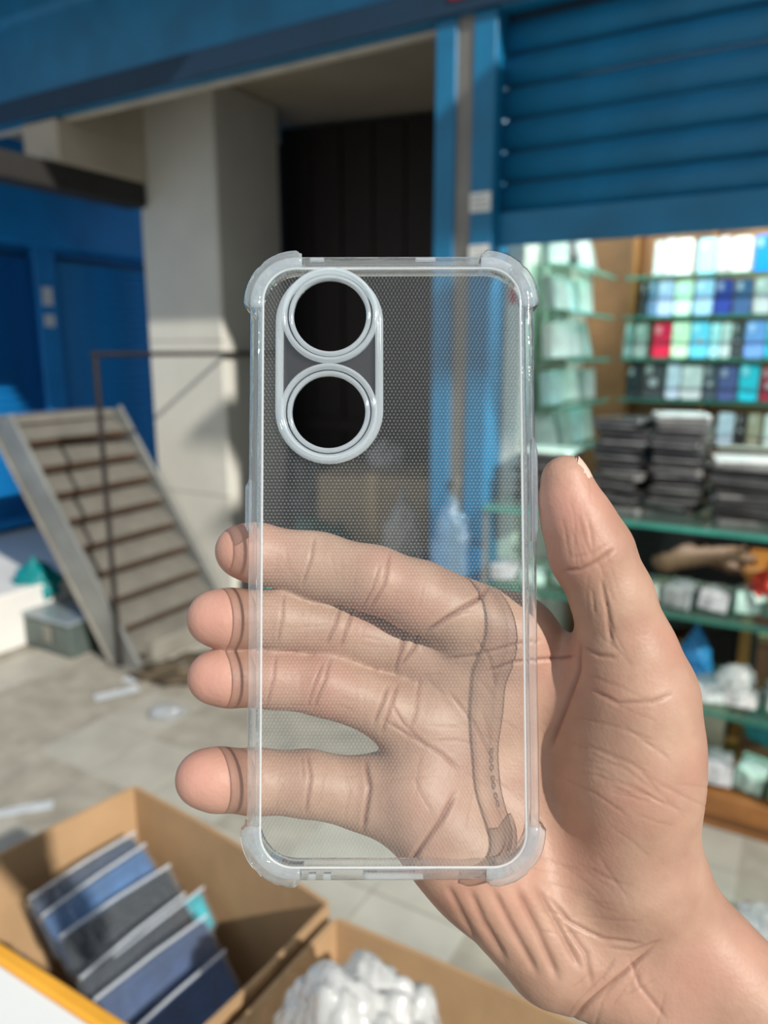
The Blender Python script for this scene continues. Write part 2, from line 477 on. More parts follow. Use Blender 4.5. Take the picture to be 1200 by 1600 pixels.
# ================================================================== THINGS
rnd = random.Random(11)
ORD = ['first', 'second', 'third', 'fourth', 'fifth', 'sixth', 'seventh', 'eighth', 'ninth', 'tenth', 'eleventh', 'twelfth', 'thirteenth', 'fourteenth', 'fifteenth', 'sixteenth', 'seventeenth', 'eighteenth', 'nineteenth', 'twentieth', 'twenty-first', 'twenty-second']
LV = [1.80, 1.64, 1.47, 1.30, 1.125]
M_shglass = clear('shelf_glass', (.80, .93, .88), .10, (.55, .8, .7), .05, 1.0)
M_edge = mat('green_glass_edge', (.03, .16, .12), .2, 0, .2, 10)
M_gedge2 = mat('teal_glass_edge', (.05, .30, .24), .2, 0, .2, 10)

# ---- metal stairs with open treads, leaning against the platform, and their thin handrail
M_steel = mat('worn_steel', (.21, .20, .175), .5, .25, .2, 7, .08, 50)
M_steel2 = mat('stringer_steel', (.25, .26, .25), .4, .5, .2, 5, .06, 40)
M_rust_shade = mat('rust_and_gap_shade', (.085, .05, .03), .75, .2, .3, 9)
st = thing('metal_stairs', 'steep worn steel stairs with open treads before the far blue shutter', 'stairs', F(-2.74, 2.28, 0), RZ)
RUN, RISE, WID = .78, 1.13, .68
sl = math.hypot(RUN, RISE); ang = math.atan2(RISE, RUN)
for y in (0, WID):
    M_ = Matrix.Translation((0, y, 0)) @ Matrix.Rotation(-(math.pi - ang), 4, 'Y')
    mb = MB(); mb.box(-.02, sl + .02, -.012, .012, -.085, .085, .004, 1)
    o = mb.build('stringer', M_steel2, st); o.matrix_local = M_
    fl = MB().box(-.02, sl + .02, -.028, .012, .08, .092, .002).build('flange', M_steel, o)
o = MB().box(0, sl, .012, WID - .012, -.012, 0).build('gap_shade_plate', M_rust_shade, st); o.matrix_local = Matrix.Rotation(-(math.pi - ang), 4, 'Y') @ Matrix.Translation((0, 0, .062))  # added plate; its dark brown stands in for shade between the treads
NT = 9
tme = MB().box(-.085, .085, .012, WID - .012, -.006, .006, .002).mesh('tread'); tme.materials.append(M_steel)
lme = MB().box(.065, .085, .012, WID - .012, -.04, -.006, .002).mesh('tread_nosing'); lme.materials.append(M_rust_shade)
for i in range(NT):
    k = (i + .7) / NT
    t = link('tread', tme, None, st, (-RUN * k, 0, RISE * k), (0, R(24), 0))
    link('nosing', lme, None, t)
MB().box(-.16, .02, 0, WID, -.02, .02, .003).build('top_plate', M_steel, st, (-RUN - .02, 0, RISE + .02))
MB().box(-.10, .14, -.05, .09, 0, .012, .002).build('foot_plate', M_steel, st)
MB().box(-.11, .06, .10, .50, 0, .10, .006).build('foot_block', mat('concrete_block', (.22, .21, .18), .9, 0, .2, 8, .2, 40), st)
rl = thing('handrail', 'thin dark iron handrail rod rising beside the metal stairs', 'handrail', F(-2.77, 2.25, .0), RZ)
MB().tube([(0, 0, 0), (0, 0, 1.0), (0, 0, 1.485)], .012, 8).build('upright', M_dark, rl)
MB().tube([(0, -.02, 1.485), (.07, .55, 1.485), (.15, 1.22, 1.485)], .011, 8).build('top_rail', M_dark, rl)

# ---- low crate, teal bag and litter on the left floor
cr = thing('metal_crate', 'low grey-green metal crate on the floor beside the stairs', 'crate', F(-3.30, 2.42, 0), RZ)
M_cr = mat('grey_green_metal', (.10, .13, .12), .4, .3, .2, 6)
MB().box(-.5, .24, -.22, .24, 0, .17, .01).build('body', M_cr, cr)
MB().box(-.51, .25, -.23, .25, .17, .19, .006).build('lid', mat('grey_blue_lid', (.28, .33, .35), .35, .4, .15, 6), cr)
for x in (-.3, .05): MB().box(x, x + .05, -.235, -.22, .06, .15, .004).build('latch', M_steel, cr)
tag(crumple('plastic_bag', mat('teal_plastic', (.0, .19, .20), .35, 0, .2, 9, .2, 30), (.30, .26, .20), 3, .4, 4, None, F(-3.52, 2.36, .19), .3, True), 'teal plastic bag lying on the low metal crate', 'bag')
M_paper = mat('litter_paper', (.78, .83, .88), .6, 0, .05, 20)
def scrap(u, v, w, l, rz, label, seed):
    b = bmesh.new(); rr = random.Random(seed); G = []
    n, k = 8, 4
    for i in range(n + 1):
        for j in range(k + 1):
            G.append(b.verts.new(((i / n - .5) * l, (j / k - .5) * w, .004 + .008 * abs(mnoise.noise(Vector((i * .5 + seed, j * .6, seed)))))))
    for i in range(n):
        for j in range(k):
            a = i * (k + 1) + j; b.faces.new((G[a], G[a + 1], G[a + k + 2], G[a + k + 1]))
    r = bmesh.ops.solidify(b, geom=b.faces[:], thickness=-.002)
    me = bpy.data.meshes.new('paper_scrap'); b.to_mesh(me); b.free()
    o = link('paper_scrap', me, M_paper, None, F(u, v, .001), (0, 0, rz)); tag(o, label, 'litter', 'white scraps on the tiles'); return o
scrap(-2.56, 2.05, .055, .19, R(35), 'long white paper scrap on tiles just in front of the stairs', 1)
scrap(-2.62, 2.20, .07, .10, R(70), 'small white paper scrap nearest the foot of the stairs', 2)
scrap(-2.16, 1.28, .05, .24, R(20), 'white paper strip on tiles at the left edge above cardboard box', 3)
M_clrbag = clear('clear_film', (.95, .97, 1), .22, (.9, .95, 1), .12, 1.2, .5, 25)
for i, (px_u, v, d) in enumerate(((-2.22, 2.02, (.16, .12, .05)), (-2.45, 2.36, (.14, .11, .05)))):
    tag(crumple('plastic_wrap', M_clrbag, d, 20 + i, .45, 4, None, F(px_u, v, 0), i), ('crumpled clear wrap on tiles behind the ring finger', 'crumpled clear wrap on floor at the stairs foot')[i], 'wrap')
tag(crumple('plastic_wrap', M_clrbag, (.16, .2, .07), 31, .45, 4, None, F(.03, 1.93, 0), .4), 'crumpled clear wrap on floor at the right edge by the forearm', 'wrap')
tag(crumple('dirt_pile', mat('brown_dirt', (.10, .075, .045), .95, 0, .4, 20, .4, 60), (.62, .34, .05), 33, .5, 4, None, F(-2.42, 2.42, 0), .3), 'low heap of brown dirt on floor at the foot of the stairs', 'dirt')

# ---- heap in the recess seen through the case
M_card = mat('cardboard', (.40, .255, .135), .8, 0, .10, 10, .08, 120)
M_card2 = mat('cardboard_dull', (.35, .27, .18), .85, 0, .12, 8, .1, 90)
bx = thing('cardboard_box', 'closed dull brown cardboard carton standing in the dark recess', 'box', F(-2.02, 3.46, 0), RZ + R(18))
MB().box(-.30, .30, -.2, .2, 0, .86, .006).build('body', M_card2, bx)
MB().box(-.305, .0, -.205, .205, .86, .866).build('flap', M_card2, bx, (0, 0, 0), (0, R(4), 0))
MB().box(.0, .305, -.205, .205, .86, .866).build('flap', M_card2, bx, (0, 0, 0), (0, R(-3), 0))
MB().box(-.03, .03, -.2065, .2065, .55, .872).build('tape', mat('brown_tape', (.45, .33, .2), .25), bx)
M_green = mat('green_plastic', (.03, .13, .10), .4, 0, .3, 7, .3, 20)
tag(crumple('plastic_sack', M_green, (.62, .34, .66), 5, .3, 5, None, F(-2.10, 2.98, 0), .5), 'dark green plastic sack slumped in front of the carton', 'sack')
M_wbag = clear('milky_bag', (.95, .95, .95), .45, (.85, .86, .86), .2, 1, .5, 20)
tag(crumple('plastic_bag', M_wbag, (.22, .2, .30), 7, .4, 4, None, F(-1.66, 3.06, .50), .2, True), 'milky plastic bag on the stool beside the blue post', 'bag')
tag(crumple('plastic_bag', M_wbag, (.24, .2, .16), 8, .4, 4, None, F(-1.98, 3.44, .872), .9), 'crumpled milky bag lying on the closed carton', 'bag')
sk = thing('stool', 'low dark stool carrying a milky bag in the recess', 'stool', F(-1.66, 3.06, 0), RZ)
MB().box(-.15, .15, -.15, .15, .46, .50, .008).build('seat', M_dark, sk)
for sx in (-1, 1):
    for sy in (-1, 1): MB().box(sx * .12 - .015, sx * .12 + .015, sy * .12 - .015, sy * .12 + .015, 0, .46).build('leg', M_dark, sk)
tag(crumple('plastic_bag', mat('grey_black_bag', (.05, .055, .06), .4, 0, .3, 9, .3, 20), (.28, .28, .95), 9, .3, 5, None, F(-2.50, 3.44, 0), .2), 'tall dark grey sack leaning beside the pillar', 'sack')
M_bbag = clear('blue_clear_film', (.75, .90, 1), .3, (.45, .72, .95), .15, 1.2, .6, 18)
hb = thing('hanging_bag', 'crumpled clear blue plastic bag hanging on the blue post', 'bag', F(-1.10, 2.395, .64), RZ)
crumple('bag', M_bbag, (.16, .05, .34), 12, .4, 4, hb)
MB().tube([(0, 0, .27), (0, .02, .36), (0, .045, .40)], .002, 6).build('string', M_steel, hb)
MB().box(-.012, .012, .035, .0555, .385, .41, .003).build('hook', M_steel, hb)

# ---- shop shelving: back wall and side wall
su = thing('shelving_unit', 'wooden wall shelving with glass shelves full of coloured phone cases', 'shelves', F(0, 3.30, 0), RZ)
U0, U1 = -.74, 1.0
MB().box(U0, U1, .28, .315, .6, 2.2).build('back_board', M_woodback, su)
MB().box(U0, U1, .05, .062, .04, .93).build('lower_panel', M_black, su)
for z in LV + [.95]:
    g = MB().box(U0, U1, -.01, .28, z - .008, z).build('shelf', M_shglass, su)
    MB().box(U0, U1, -.013, -.010, z - .011, z + .001).build('shelf_edge', M_edge if z > 1.2 else M_white, g)
for u in (U0 + .012, -.42, .12, .66):
    MB().box(u - .010, u + .010, .10, .28, .6, 2.2, .002).build('upright', M_wood, su)
for sx in (U0 + .02, U1 - .02):
    MB().box(sx - .02, sx + .02, .05, .3, 0, .6, .003).build('foot', M_wood, su)
ss = thing('shelving_unit', 'white side-wall shelving with glass shelves of pale boxes beside the blue post', 'shelves', F(-.985, 2.66, 0), RZ)
MB().box(.0, .012, 0, .62, .6, 2.2).build('back_board', M_white, ss)
for z in LV:
    g = MB().box(.012, .21, 0, .62, z - .008, z).build('shelf', M_shglass, ss)
    MB().box(.21, .213, 0, .62, z - .011, z + .001).build('shelf_edge', M_gedge2, g)
for v in (.0, .61):
    MB().box(.0, .02, v, v + .012, 0, 2.2).build('upright', M_white, ss)

# phone cases standing in rows on the back shelves
def pc_mat(nm, c, gl=.25): return mat('case_' + nm.replace(' ', '_'), c, gl, 0, .10, 14, 0, 1, .6)
PCOL = dict([
 ('smoky white', (.62, .64, .66)), ('glossy white', (.85, .87, .85)), ('icy blue', (.35, .68, .86)), ('pinkish grey', (.50, .43, .43)),
 ('ivory', (.75, .73, .68)), ('vivid blue', (.0, .20, .85)), ('black navy', (.012, .02, .03)), ('slate blue', (.10, .20, .33)), ('periwinkle', (.42, .52, .80)),
 ('pale mint', (.60, .85, .68)), ('light blue', (.32, .52, .78)), ('royal navy', (.02, .04, .24)), ('steel navy', (.04, .09, .20)),
 ('clear grey', (.40, .43, .43)), ('crimson', (.72, .01, .06)), ('pale lime', (.68, .88, .62)), ('sky blue', (.14, .60, .86)), ('aqua white', (.40, .74, .82)),
 ('frosted', (.52, .60, .60)), ('charcoal', (.04, .05, .055)), ('cornflower', (.16, .32, .72)), ('cyan', (.0, .50, .66)), ('lavender white', (.60, .66, .82)),
 ('dark slate', (.05, .075, .10)), ('dusk blue', (.06, .09, .26)), ('dark red', (.30, .01, .03)), ('beige', (.42, .36, .26)), ('matte black', (.015, .015, .016)),
 ('dull teal', (.16, .28, .27)), ('grey green', (.25, .33, .30))])
ROWS = [
 [(1022, 1037, 'frosted'), (1038, 1055, 'smoky white'), (1055, 1083, 'glossy white'), (1090, 1119, 'icy blue'), (1120, 1142, 'pinkish grey'), (1143, 1175, 'ivory'), (1178, 1208, 'vivid blue')],
 [(1000, 1012, 'black navy'), (1013, 1027, 'slate blue'), (1027, 1052, 'periwinkle'), (1053, 1081, 'pale mint'), (1084, 1114, 'light blue'), (1116, 1144, 'royal navy'), (1146, 1176, 'steel navy'), (1178, 1206, 'clear grey')],
 [(974, 989, 'dull teal'), (991, 1012, 'grey green'), (1019, 1048, 'crimson'), (1049, 1077, 'pale lime'), (1078, 1108, 'sky blue'), (1109, 1125, 'aqua white'), (1126, 1142, 'frosted'), (1143, 1161, 'charcoal'), (1163, 1196, 'cornflower'), (1197, 1220, 'cyan')],
 [(978, 1000, 'black navy'), (1002, 1038, 'charcoal'), (1040, 1062, 'lavender white'), (1063, 1097, 'smoky white'), (1098, 1120, 'dark slate'), (1121, 1152, 'dusk blue'), (1154, 1186, 'cyan'), (1188, 1215, 'dark red')],
 [(1120, 1147, 'lavender white'), (1149, 1166, 'matte black'), (1168, 1190, 'beige'), (1194, 1220, 'glossy white')]]
RN = ['top', 'second', 'third', 'fourth', 'lowest']
RY = [400, 465, 530, 596, 662]
M_lens = mat('lens_black', (.01, .01, .012), .15)
for ri, row in enumerate(ROWS):
    for ci, (x0, x1, nm) in enumerate(row):
        vv = 3.345
        u0, _ = on_v(x0, RY[ri], vv); u1, _ = on_v(x1, RY[ri], vv)
        w = (u1 - u0) * .96; h = rnd.uniform(.138, .150) if ri != 4 else .125
        o = thing('phone_case', f'{nm} phone case standing {ORD[ci]} from left on the {RN[ri]} back shelf', 'phone case', F((u0 + u1) / 2, vv, LV[ri]), group=f'phone cases on the {RN[ri]} back shelf',
                  rot=(R(-9), 0, RZ + rnd.uniform(-.06, .06)))
        MB().slab(w, h, .010, min(.012, w * .25)).build('shell', pc_mat(nm, PCOL[nm]), o, (0, 0, .001))
        MB().slab(w * .32, h * .24, .003, min(.006, w * .12)).build('camera_frame', pc_mat(nm + ' trim', [min(1, .25 + .8 * q) for q in PCOL[nm]]), o, (-w * .22, -.0066, h * .68))
        if (ri * 3 + ci) % 3 == 1:
            MB().tube([(0, -.0065, h * .45), (0, -.0055, h * .45)], w * .2, 16).build('emblem_disc', mat('silver_print', (.55, .58, .62), .3, .6), o)
# pale boxes and packets leaning on the side shelves
SB = [('pale green', (.50, .66, .60)), ('grey green', (.33, .43, .40)), ('frosted white', (.68, .76, .73)), ('pale aqua', (.40, .62, .62)), ('light grey', (.50, .56, .55))]
for ri, z in enumerate(LV):
    n = 4
    for i in range(n):
        nm, c = SB[(i * 2 + ri) % 5]
        if ri == 0 and i == 1: nm, c = 'black', (.01, .02, .025)
        hh = rnd.uniform(.120, .152); ww = rnd.uniform(.10, .135)
        v = 2.66 + .08 + i * .148
        o = thing('packet', f'{nm} boxed packet, {ORD[i]} from the front on {RN[ri]} side shelf', 'box', F(-.86 + rnd.uniform(-.015, .02), v, z), group=f'packets on the {RN[ri]} side shelf',
                  rot=(0, R(rnd.uniform(-16, -4)), RZ + rnd.uniform(-.35, .1)))
        MB().box(-.022, .022, -ww / 2, ww / 2, .003, hh, .003).build('carton', mat('carton_' + nm.replace(' ', '_'), c, .35, 0, .12, 12, 0, 1, .4), o)
        MB().box(.022, .0235, -ww * .36, ww * .36, hh * .30, hh * .85).build('front_print', mat('print_' + nm.replace(' ', '_'), [min(1, q * .7 + .12) for q in c], .3, 0, .3, 25), o)
# tube lamp on the shop ceiling
tl = thing('tube_light', 'white tube light under the shop ceiling behind the shutter', 'lamp', F(-.25, 2.86, 2.40), RZ)
MB().box(-.62, .62, -.03, .03, .03, .06, .006).build('housing', M_white, tl)
MB().tube([(-.6, 0, 0), (.6, 0, 0)], .016, 12).build('tube', emit('tube_glow', (.86, 1.0, .97), 22), tl)
for x in (-.61, .61): MB().box(x - .012, x + .012, -.02, .02, -.02, .06, .004).build('end_cap', M_white, tl)
ld = bpy.data.lights.new('tube_light_glow', 'AREA'); ld.shape = 'RECTANGLE'; ld.size = 1.2; ld.size_y = .05; ld.energy = 27; ld.color = (.86, 1.0, .97)
lo = bpy.data.objects.new('tube_light_glow', ld); COL.objects.link(lo); lo.location = F(-.25, 2.86, 2.375); lo.rotation_euler = (0, 0, RZ)

# ---- glass display counter
CT = .975
dc = thing('display_counter', 'glass display counter with wooden base and teal-edged glass shelves', 'counter', F(0, 2.36, 0), RZ)
M_cglass = clear('counter_glass', (.90, .97, .94), .03, (.6, .85, .75), .03, .8)
CU0, CU1 = -.96, 1.1
MB().box(CU0, CU1, 0, .42, .0, .115, .004).build('base', M_wood, dc)
MB().box(CU0, CU1, -.008, .0, .03, .045, .002).build('base_groove', mat('dark_wood', (.12, .05, .015), .5), dc)
for z in (.39, .69):
    g = MB().box(CU0, CU1, .01, .41, z - .008, z).build('shelf', M_shglass, dc)
    MB().box(CU0, CU1, .006, .0098, z - .014, z + .001).build('shelf_edge', M_edge, g)
g = MB().box(CU0, CU1, -.01, .44, CT - .010, CT).build('top', M_shglass, dc)
MB().box(CU0, CU1, -.014, -.010, CT - .014, CT + .001).build('top_edge', M_gedge2, g)
for u in (CU0, .02, CU1 - .012):
    MB().box(u, u + .012, 0, .012, .115, CT - .014).build('post', mat('clear_post', (.35, .33, .30), .2, .5), dc)
    MB().box(u, u + .012, .40, .412, .115, CT - .014).build('post', mat('clear_post', (.35, .33, .30), .2, .5), dc)

# piles of flat packs on the counter top
PK = [('black', (.015, .015, .017)), ('dark grey', (.06, .06, .062)), ('grey', (.19, .185, .18)), ('dark brown', (.035, .028, .025)), ('silver', (.36, .36, .36))]
def pile(u, v, n, w, d, what, tops, t0=.0165):
    z = CT
    for i in range(n):
        nm, c = PK[rnd.choice([0, 0, 0, 1, 1, 3, 2])]
        t = t0 * rnd.uniform(.8, 1.15)
        top = i == n - 1 and tops
        if top: nm, c = tops
        ps = f'topmost {nm} flat pack in the {what}' if i == n - 1 else f'{nm} flat pack, {ORD[i]} from bottom in the {what}'
        o = thing('flat_pack', ps, 'pack', F(u + rnd.uniform(-.014, .014), v + rnd.uniform(-.02, .02), z), RZ + rnd.uniform(-.3, .3), f'flat packs in the {what}')
        MB().slab(w, d, t * .94, .018, 6, Matrix.Translation((0, -d / 2, t * .47)) @ Matrix.Rotation(R(-90), 4, 'X')).build('tray', mat('pack_' + nm.replace(' ', '_'), c, .25, 0, .2, 15, 0, 1, .5), o)
        MB().box(-w * .42, w * .42, -d / 2 - .0012, -d / 2 + .004, t * .25, t * .62).build('film_edge', mat('film_' + ('a', 'b', 'c')[i % 3], [(.16, .16, .165), (.05, .05, .05), (.30, .30, .30)][i % 3], .15, .3, .3, 30), o)
        z += t
pile(-.535, 2.56, 19, .165, .17, 'pile left of the tallest one', ('dark grey', (.06, .06, .062)))
pile(-.365, 2.57, 20, .165, .17, 'tallest pile on the counter', ('white', (.75, .77, .76)))
pile(-.80, 2.56, 12, .19, .17, 'pile by the white jamb', ('mint white', (.66, .84, .76)))
pile(-.15, 2.55, 13, .20, .17, 'rightmost pile on the counter', ('white', (.75, .77, .76)))
# goods inside the counter
def goods(u, v, z, w, d, h, nm, c, where, rz=0.0, film=True):
    o = thing('packet', f'{nm} packet {where}', 'packet', F(u, v, z), RZ + rz, 'packets inside the glass counter')
    o.rotation_euler = (R(rnd.uniform(-14, 2)), R(rnd.uniform(-7, 7)), RZ + rz); o.location.z += .008
    MB().box(-w / 2, w / 2, -d / 2, d / 2, 0, h, .004, 2).build('carton', mat('goods_' + nm.replace(' ', '_'), c, .35, 0, .35, 28, 0, 1, .4), o)
    MB().box(-w * .3, w * .3, -d / 2 - .0012, -d / 2 + .002, h * .25, h * .8).build('front_print', mat('goods_print_' + nm.replace(' ', '_'), [min(1, .15 + q * .6) for q in c], .4, 0, .5, 40), o)
    if film: crumple('wrapper', M_clrbag, (w * 1.35, d * 1.2, h * 1.35), rnd.random() * 50, .3, 3, o)
GC = [('white and green', (.62, .74, .66)), ('frosted clear', (.62, .70, .70)), ('pale mint', (.50, .78, .66)), ('grey', (.32, .36, .36)), ('white', (.78, .80, .78)), ('dark green', (.06, .17, .10)), ('silver', (.50, .52, .54))]
def fillrow(z, u0, u1, step, hs, rowname):
    i = 0; u = u0
    while u < u1:
        nm, c = GC[(i * 3 + int(z * 10)) % len(GC)]
        goods(u, 2.46 + rnd.uniform(-.02, .03), z, step * .86, .13, rnd.uniform(*hs), nm, c, f'{ORD[i]} from left on the {rowname}', rnd.uniform(-.25, .25))
        i += 1; u += step
fillrow(.69, -.90, .0, .098, (.04, .075), 'upper shelf inside the counter')
fillrow(.39, -.62, .30, .105, (.05, .085), 'middle shelf inside the counter')
fillrow(.115, -.55, .30, .10, (.06, .10), 'floor of the counter')
M_red = mat('red_plastic', (.62, .035, .015), .3, 0, .2, 8, .3, 20)
tag(crumple('plastic_bag', M_red, (.17, .15, .17), 14, .4, 4, None, F(-.05, 2.50, .69), .4, True), 'knotted red plastic bag on the upper counter shelf', 'bag')
tag(crumple('plastic_bag', mat('blue_plastic', (.03, .26, .62), .35, 0, .2, 8, .3, 20), (.15, .13, .185), 15, .38, 4, None, F(-.26, 2.55, .39), .9, True), 'bright blue plastic bag on the middle counter shelf', 'bag')
tag(crumple('plastic_bag', mat('teal_bag', (.0, .24, .27), .4, 0, .2, 8, .3, 20), (.16, .12, .13), 16, .38, 4, None, F(-.03, 2.62, .215), .9), 'teal plastic bag on the box low inside the counter', 'bag')
def carton(u, v, z, w, d, h, nm, c, label):
    o = thing('carton', label, 'box', F(u, v, z), RZ)
    MB().box(-w / 2, w / 2, -d / 2, d / 2, 0, h, .004).build('body', mat('carton_' + nm, c, .7, 0, .15, 9, .05, 50), o)
    MB().box(-w / 2 - .001, w / 2 + .001, -.012, .012, h - .03, h + .001).build('tape', mat('carton_tape', (.5, .4, .28), .3), o)
carton(-.02, 2.69, .115, .17, .12, .10, 'lowbrown', (.22, .12, .06), 'low brown carton under the teal bag in the counter')
carton(.02, 2.68, .39, .20, .14, .17, 'brown', (.13, .055, .025), 'dark brown carton on the middle counter shelf at right')
carton(-.21, 2.66, .115, .12, .12, .21, 'ivory', (.66, .60, .44), 'ivory carton standing inside the counter bottom')
carton(-.36, 2.68, .115, .12, .12, .16, 'black', (.02, .02, .02), 'black carton behind the packets on counter floor')
tag(crumple('plastic_wrap', clear('bright_film', (.95, .97, 1), .5, (.92, .96, .95), .1, 1.5, .4, 25), (.13, .1, .075), 41, .3, 4, None, F(-.12, 2.42, .47), .2), 'bright white crumpled wrap lying on middle shelf packets', 'wrap')
# low orange table behind the counter
tb = thing('table', 'low orange-brown table behind the counter at the right', 'table', F(.10, 3.03, 0), RZ)
MB().box(-.26, .40, -.16, .16, .70, .735, .006).build('top', mat('orange_wood', (.50, .17, .03), .4, 0, .2, 6), tb)
for x in (-.23, .37):
    for y in (-.13, .13): MB().box(x - .018, x + .018, y - .018, y + .018, 0, .70).build('leg', M_wood, tb)

# ---- shop attendant sitting behind the counter
def uvz(u, v, z): return (u, v, z)
pg = [
 dict(caps=chain([((-.50, 3.05, .52), .135), ((-.50, 3.05, .66), .135), ((-.47, 3.05, .82), .145), ((-.455, 3.05, .93), .10), ((-.44, 3.05, 1.0), .052), ((-.42, 3.05, 1.06), .055)])
      + [((-.46, 2.95, .91), (-.46, 3.15, .91), .075, .075), ((-.50, 2.97, .50), (-.50, 3.13, .50), .115, .115)], k=.05),
 dict(caps=chain([((-.425, 3.05, 1.07), .075), ((-.405, 3.05, 1.13), .088), ((-.42, 3.05, 1.16), .085)]) + [((-.345, 3.05, 1.045), (-.33, 3.05, 1.055), .035, .03), ((-.318, 3.05, 1.10), (-.308, 3.05, 1.092), .012, .013), ((-.40, 2.962, 1.10), (-.40, 2.955, 1.085), .014, .01), ((-.40, 3.138, 1.10), (-.40, 3.145, 1.085), .014, .01)], k=.03, ko=.03),
 dict(caps=chain([((-.47, 2.99, .50), .09), ((-.12, 2.97, .50), .062), ((-.13, 2.97, .10), .045)]) + [((-.14, 2.97, .045), (-.03, 2.96, .03), .042, .032)], k=.02, ko=.05),
 dict(caps=chain([((-.47, 3.12, .50), .09), ((-.12, 3.16, .49), .062), ((-.14, 3.16, .10), .045)]) + [((-.15, 3.16, .045), (-.04, 3.17, .03), .042, .032)], k=.02, ko=.05),
 dict(caps=chain([((-.46, 2.93, .90), .055), ((-.43, 2.905, .72), .044), ((-.25, 2.93, .755), .030), ((-.20, 2.935, .765), .030)]) + [((-.20, 2.925, .765), (-.13, 2.925, .755), .012, .010), ((-.20, 2.945, .765), (-.125, 2.95, .755), .012, .010), ((-.20, 2.965, .763), (-.135, 2.975, .752), .011, .009), ((-.20, 2.905, .763), (-.145, 2.90, .75), .010, .008), ((-.21, 2.92, .775), (-.165, 2.90, .80), .012, .010)], k=.012, ko=.05),
 dict(caps=chain([((-.46, 3.17, .90), .055), ((-.42, 3.19, .71), .044), ((-.26, 3.06, .70), .030), ((-.21, 3.02, .695), .030)]) + [((-.21, 3.01, .695), (-.15, 2.99, .68), .012, .010), ((-.21, 3.03, .695), (-.145, 3.01, .68), .012, .010), ((-.21, 3.045, .693), (-.15, 3.03, .677), .011, .009), ((-.22, 3.0, .70), (-.17, 2.97, .69), .011, .009), ((-.21, 3.02, .705), (-.17, 3.0, .73), .012, .010)], k=.012, ko=.05)]
D, ax = sdf_field(pg, (-.72, 2.78, -.02), (.08, 3.32, 1.28), .0095, kbet=.01)
V, Q = surface_nets(D, (ax[0][0], ax[1][0], ax[2][0]), .0095)
V0 = V.copy()
org = np.array((-.50, 3.05, 0))
me = np_mesh('person', V - org, Q)
pm = bpy.data.materials.new('attendant'); me.materials.append(mat('skin_attendant', (.36, .19, .12), .5, 0, .08, 20))
me.materials.append(mat('black_cloth', (.012, .012, .014), .9, 0, .3, 20, .2, 60)); me.materials.append(mat('black_hair', (.01, .008, .007), .5, 0, .3, 60, .4, 150)); me.materials.append(mat('black_shoe', (.02, .018, .016), .4))
mid = V0[Q].mean(1)
mi = np.zeros(len(Q), np.int32)
def segd(a, b_):
    a, b_ = np.array(a), np.array(b_); ab = b_ - a; t = np.clip(((mid - a) @ ab) / (ab @ ab), 0, 1); return np.linalg.norm(mid - a - t[:, None] * ab, axis=1)
arm = (segd((-.43, 2.905, .72), (-.16, 2.93, .765)) < .052) | (segd((-.41, 3.18, .71), (-.17, 3.0, .69)) < .052) | ((mid[:, 0] > -.27) & (mid[:, 2] > .62))
cloth = (mid[:, 2] < .97) & ~arm
mi[cloth] = 1; mi[mid[:, 2] < .075] = 3
hair = (mid[:, 2] > 1.05) & ((mid[:, 0] < -.40 - .0 * mid[:, 2]) | (mid[:, 2] > 1.185))
mi[hair] = 2
me.polygons.foreach_set('material_index', mi)
pr = link('person', me, None, None, F(-.50, 3.05, 0), (0, 0, RZ))
tag(pr, 'seated person in black clothes behind the counter with bare forearms forward', 'person')
for k_, (yy) in enumerate((3.025, 3.075)):
    MB().tube([(.176, yy - 3.05, 1.117), (.186, yy - 3.05, 1.117)], .010, 10).build('eye', mat('eye_dark', (.02, .012, .01), .2), pr)
MB().box(.178, .190, -.022, .022, 1.052, 1.060, .003).build('mouth', mat('lip', (.30, .10, .09), .5), pr)
sk = thing('stool', 'plain wooden stool under the seated person', 'stool', F(-.50, 3.05, 0), RZ)
MB().box(-.16, .16, -.16, .16, .345, .385, .008).build('seat', M_wood, sk)
for sx in (-1, 1):
    for sy in (-1, 1): MB().box(sx * .12 - .018, sx * .12 + .018, sy * .12 - .018, sy * .12 + .018, 0, .345).build('leg', M_wood, sk)

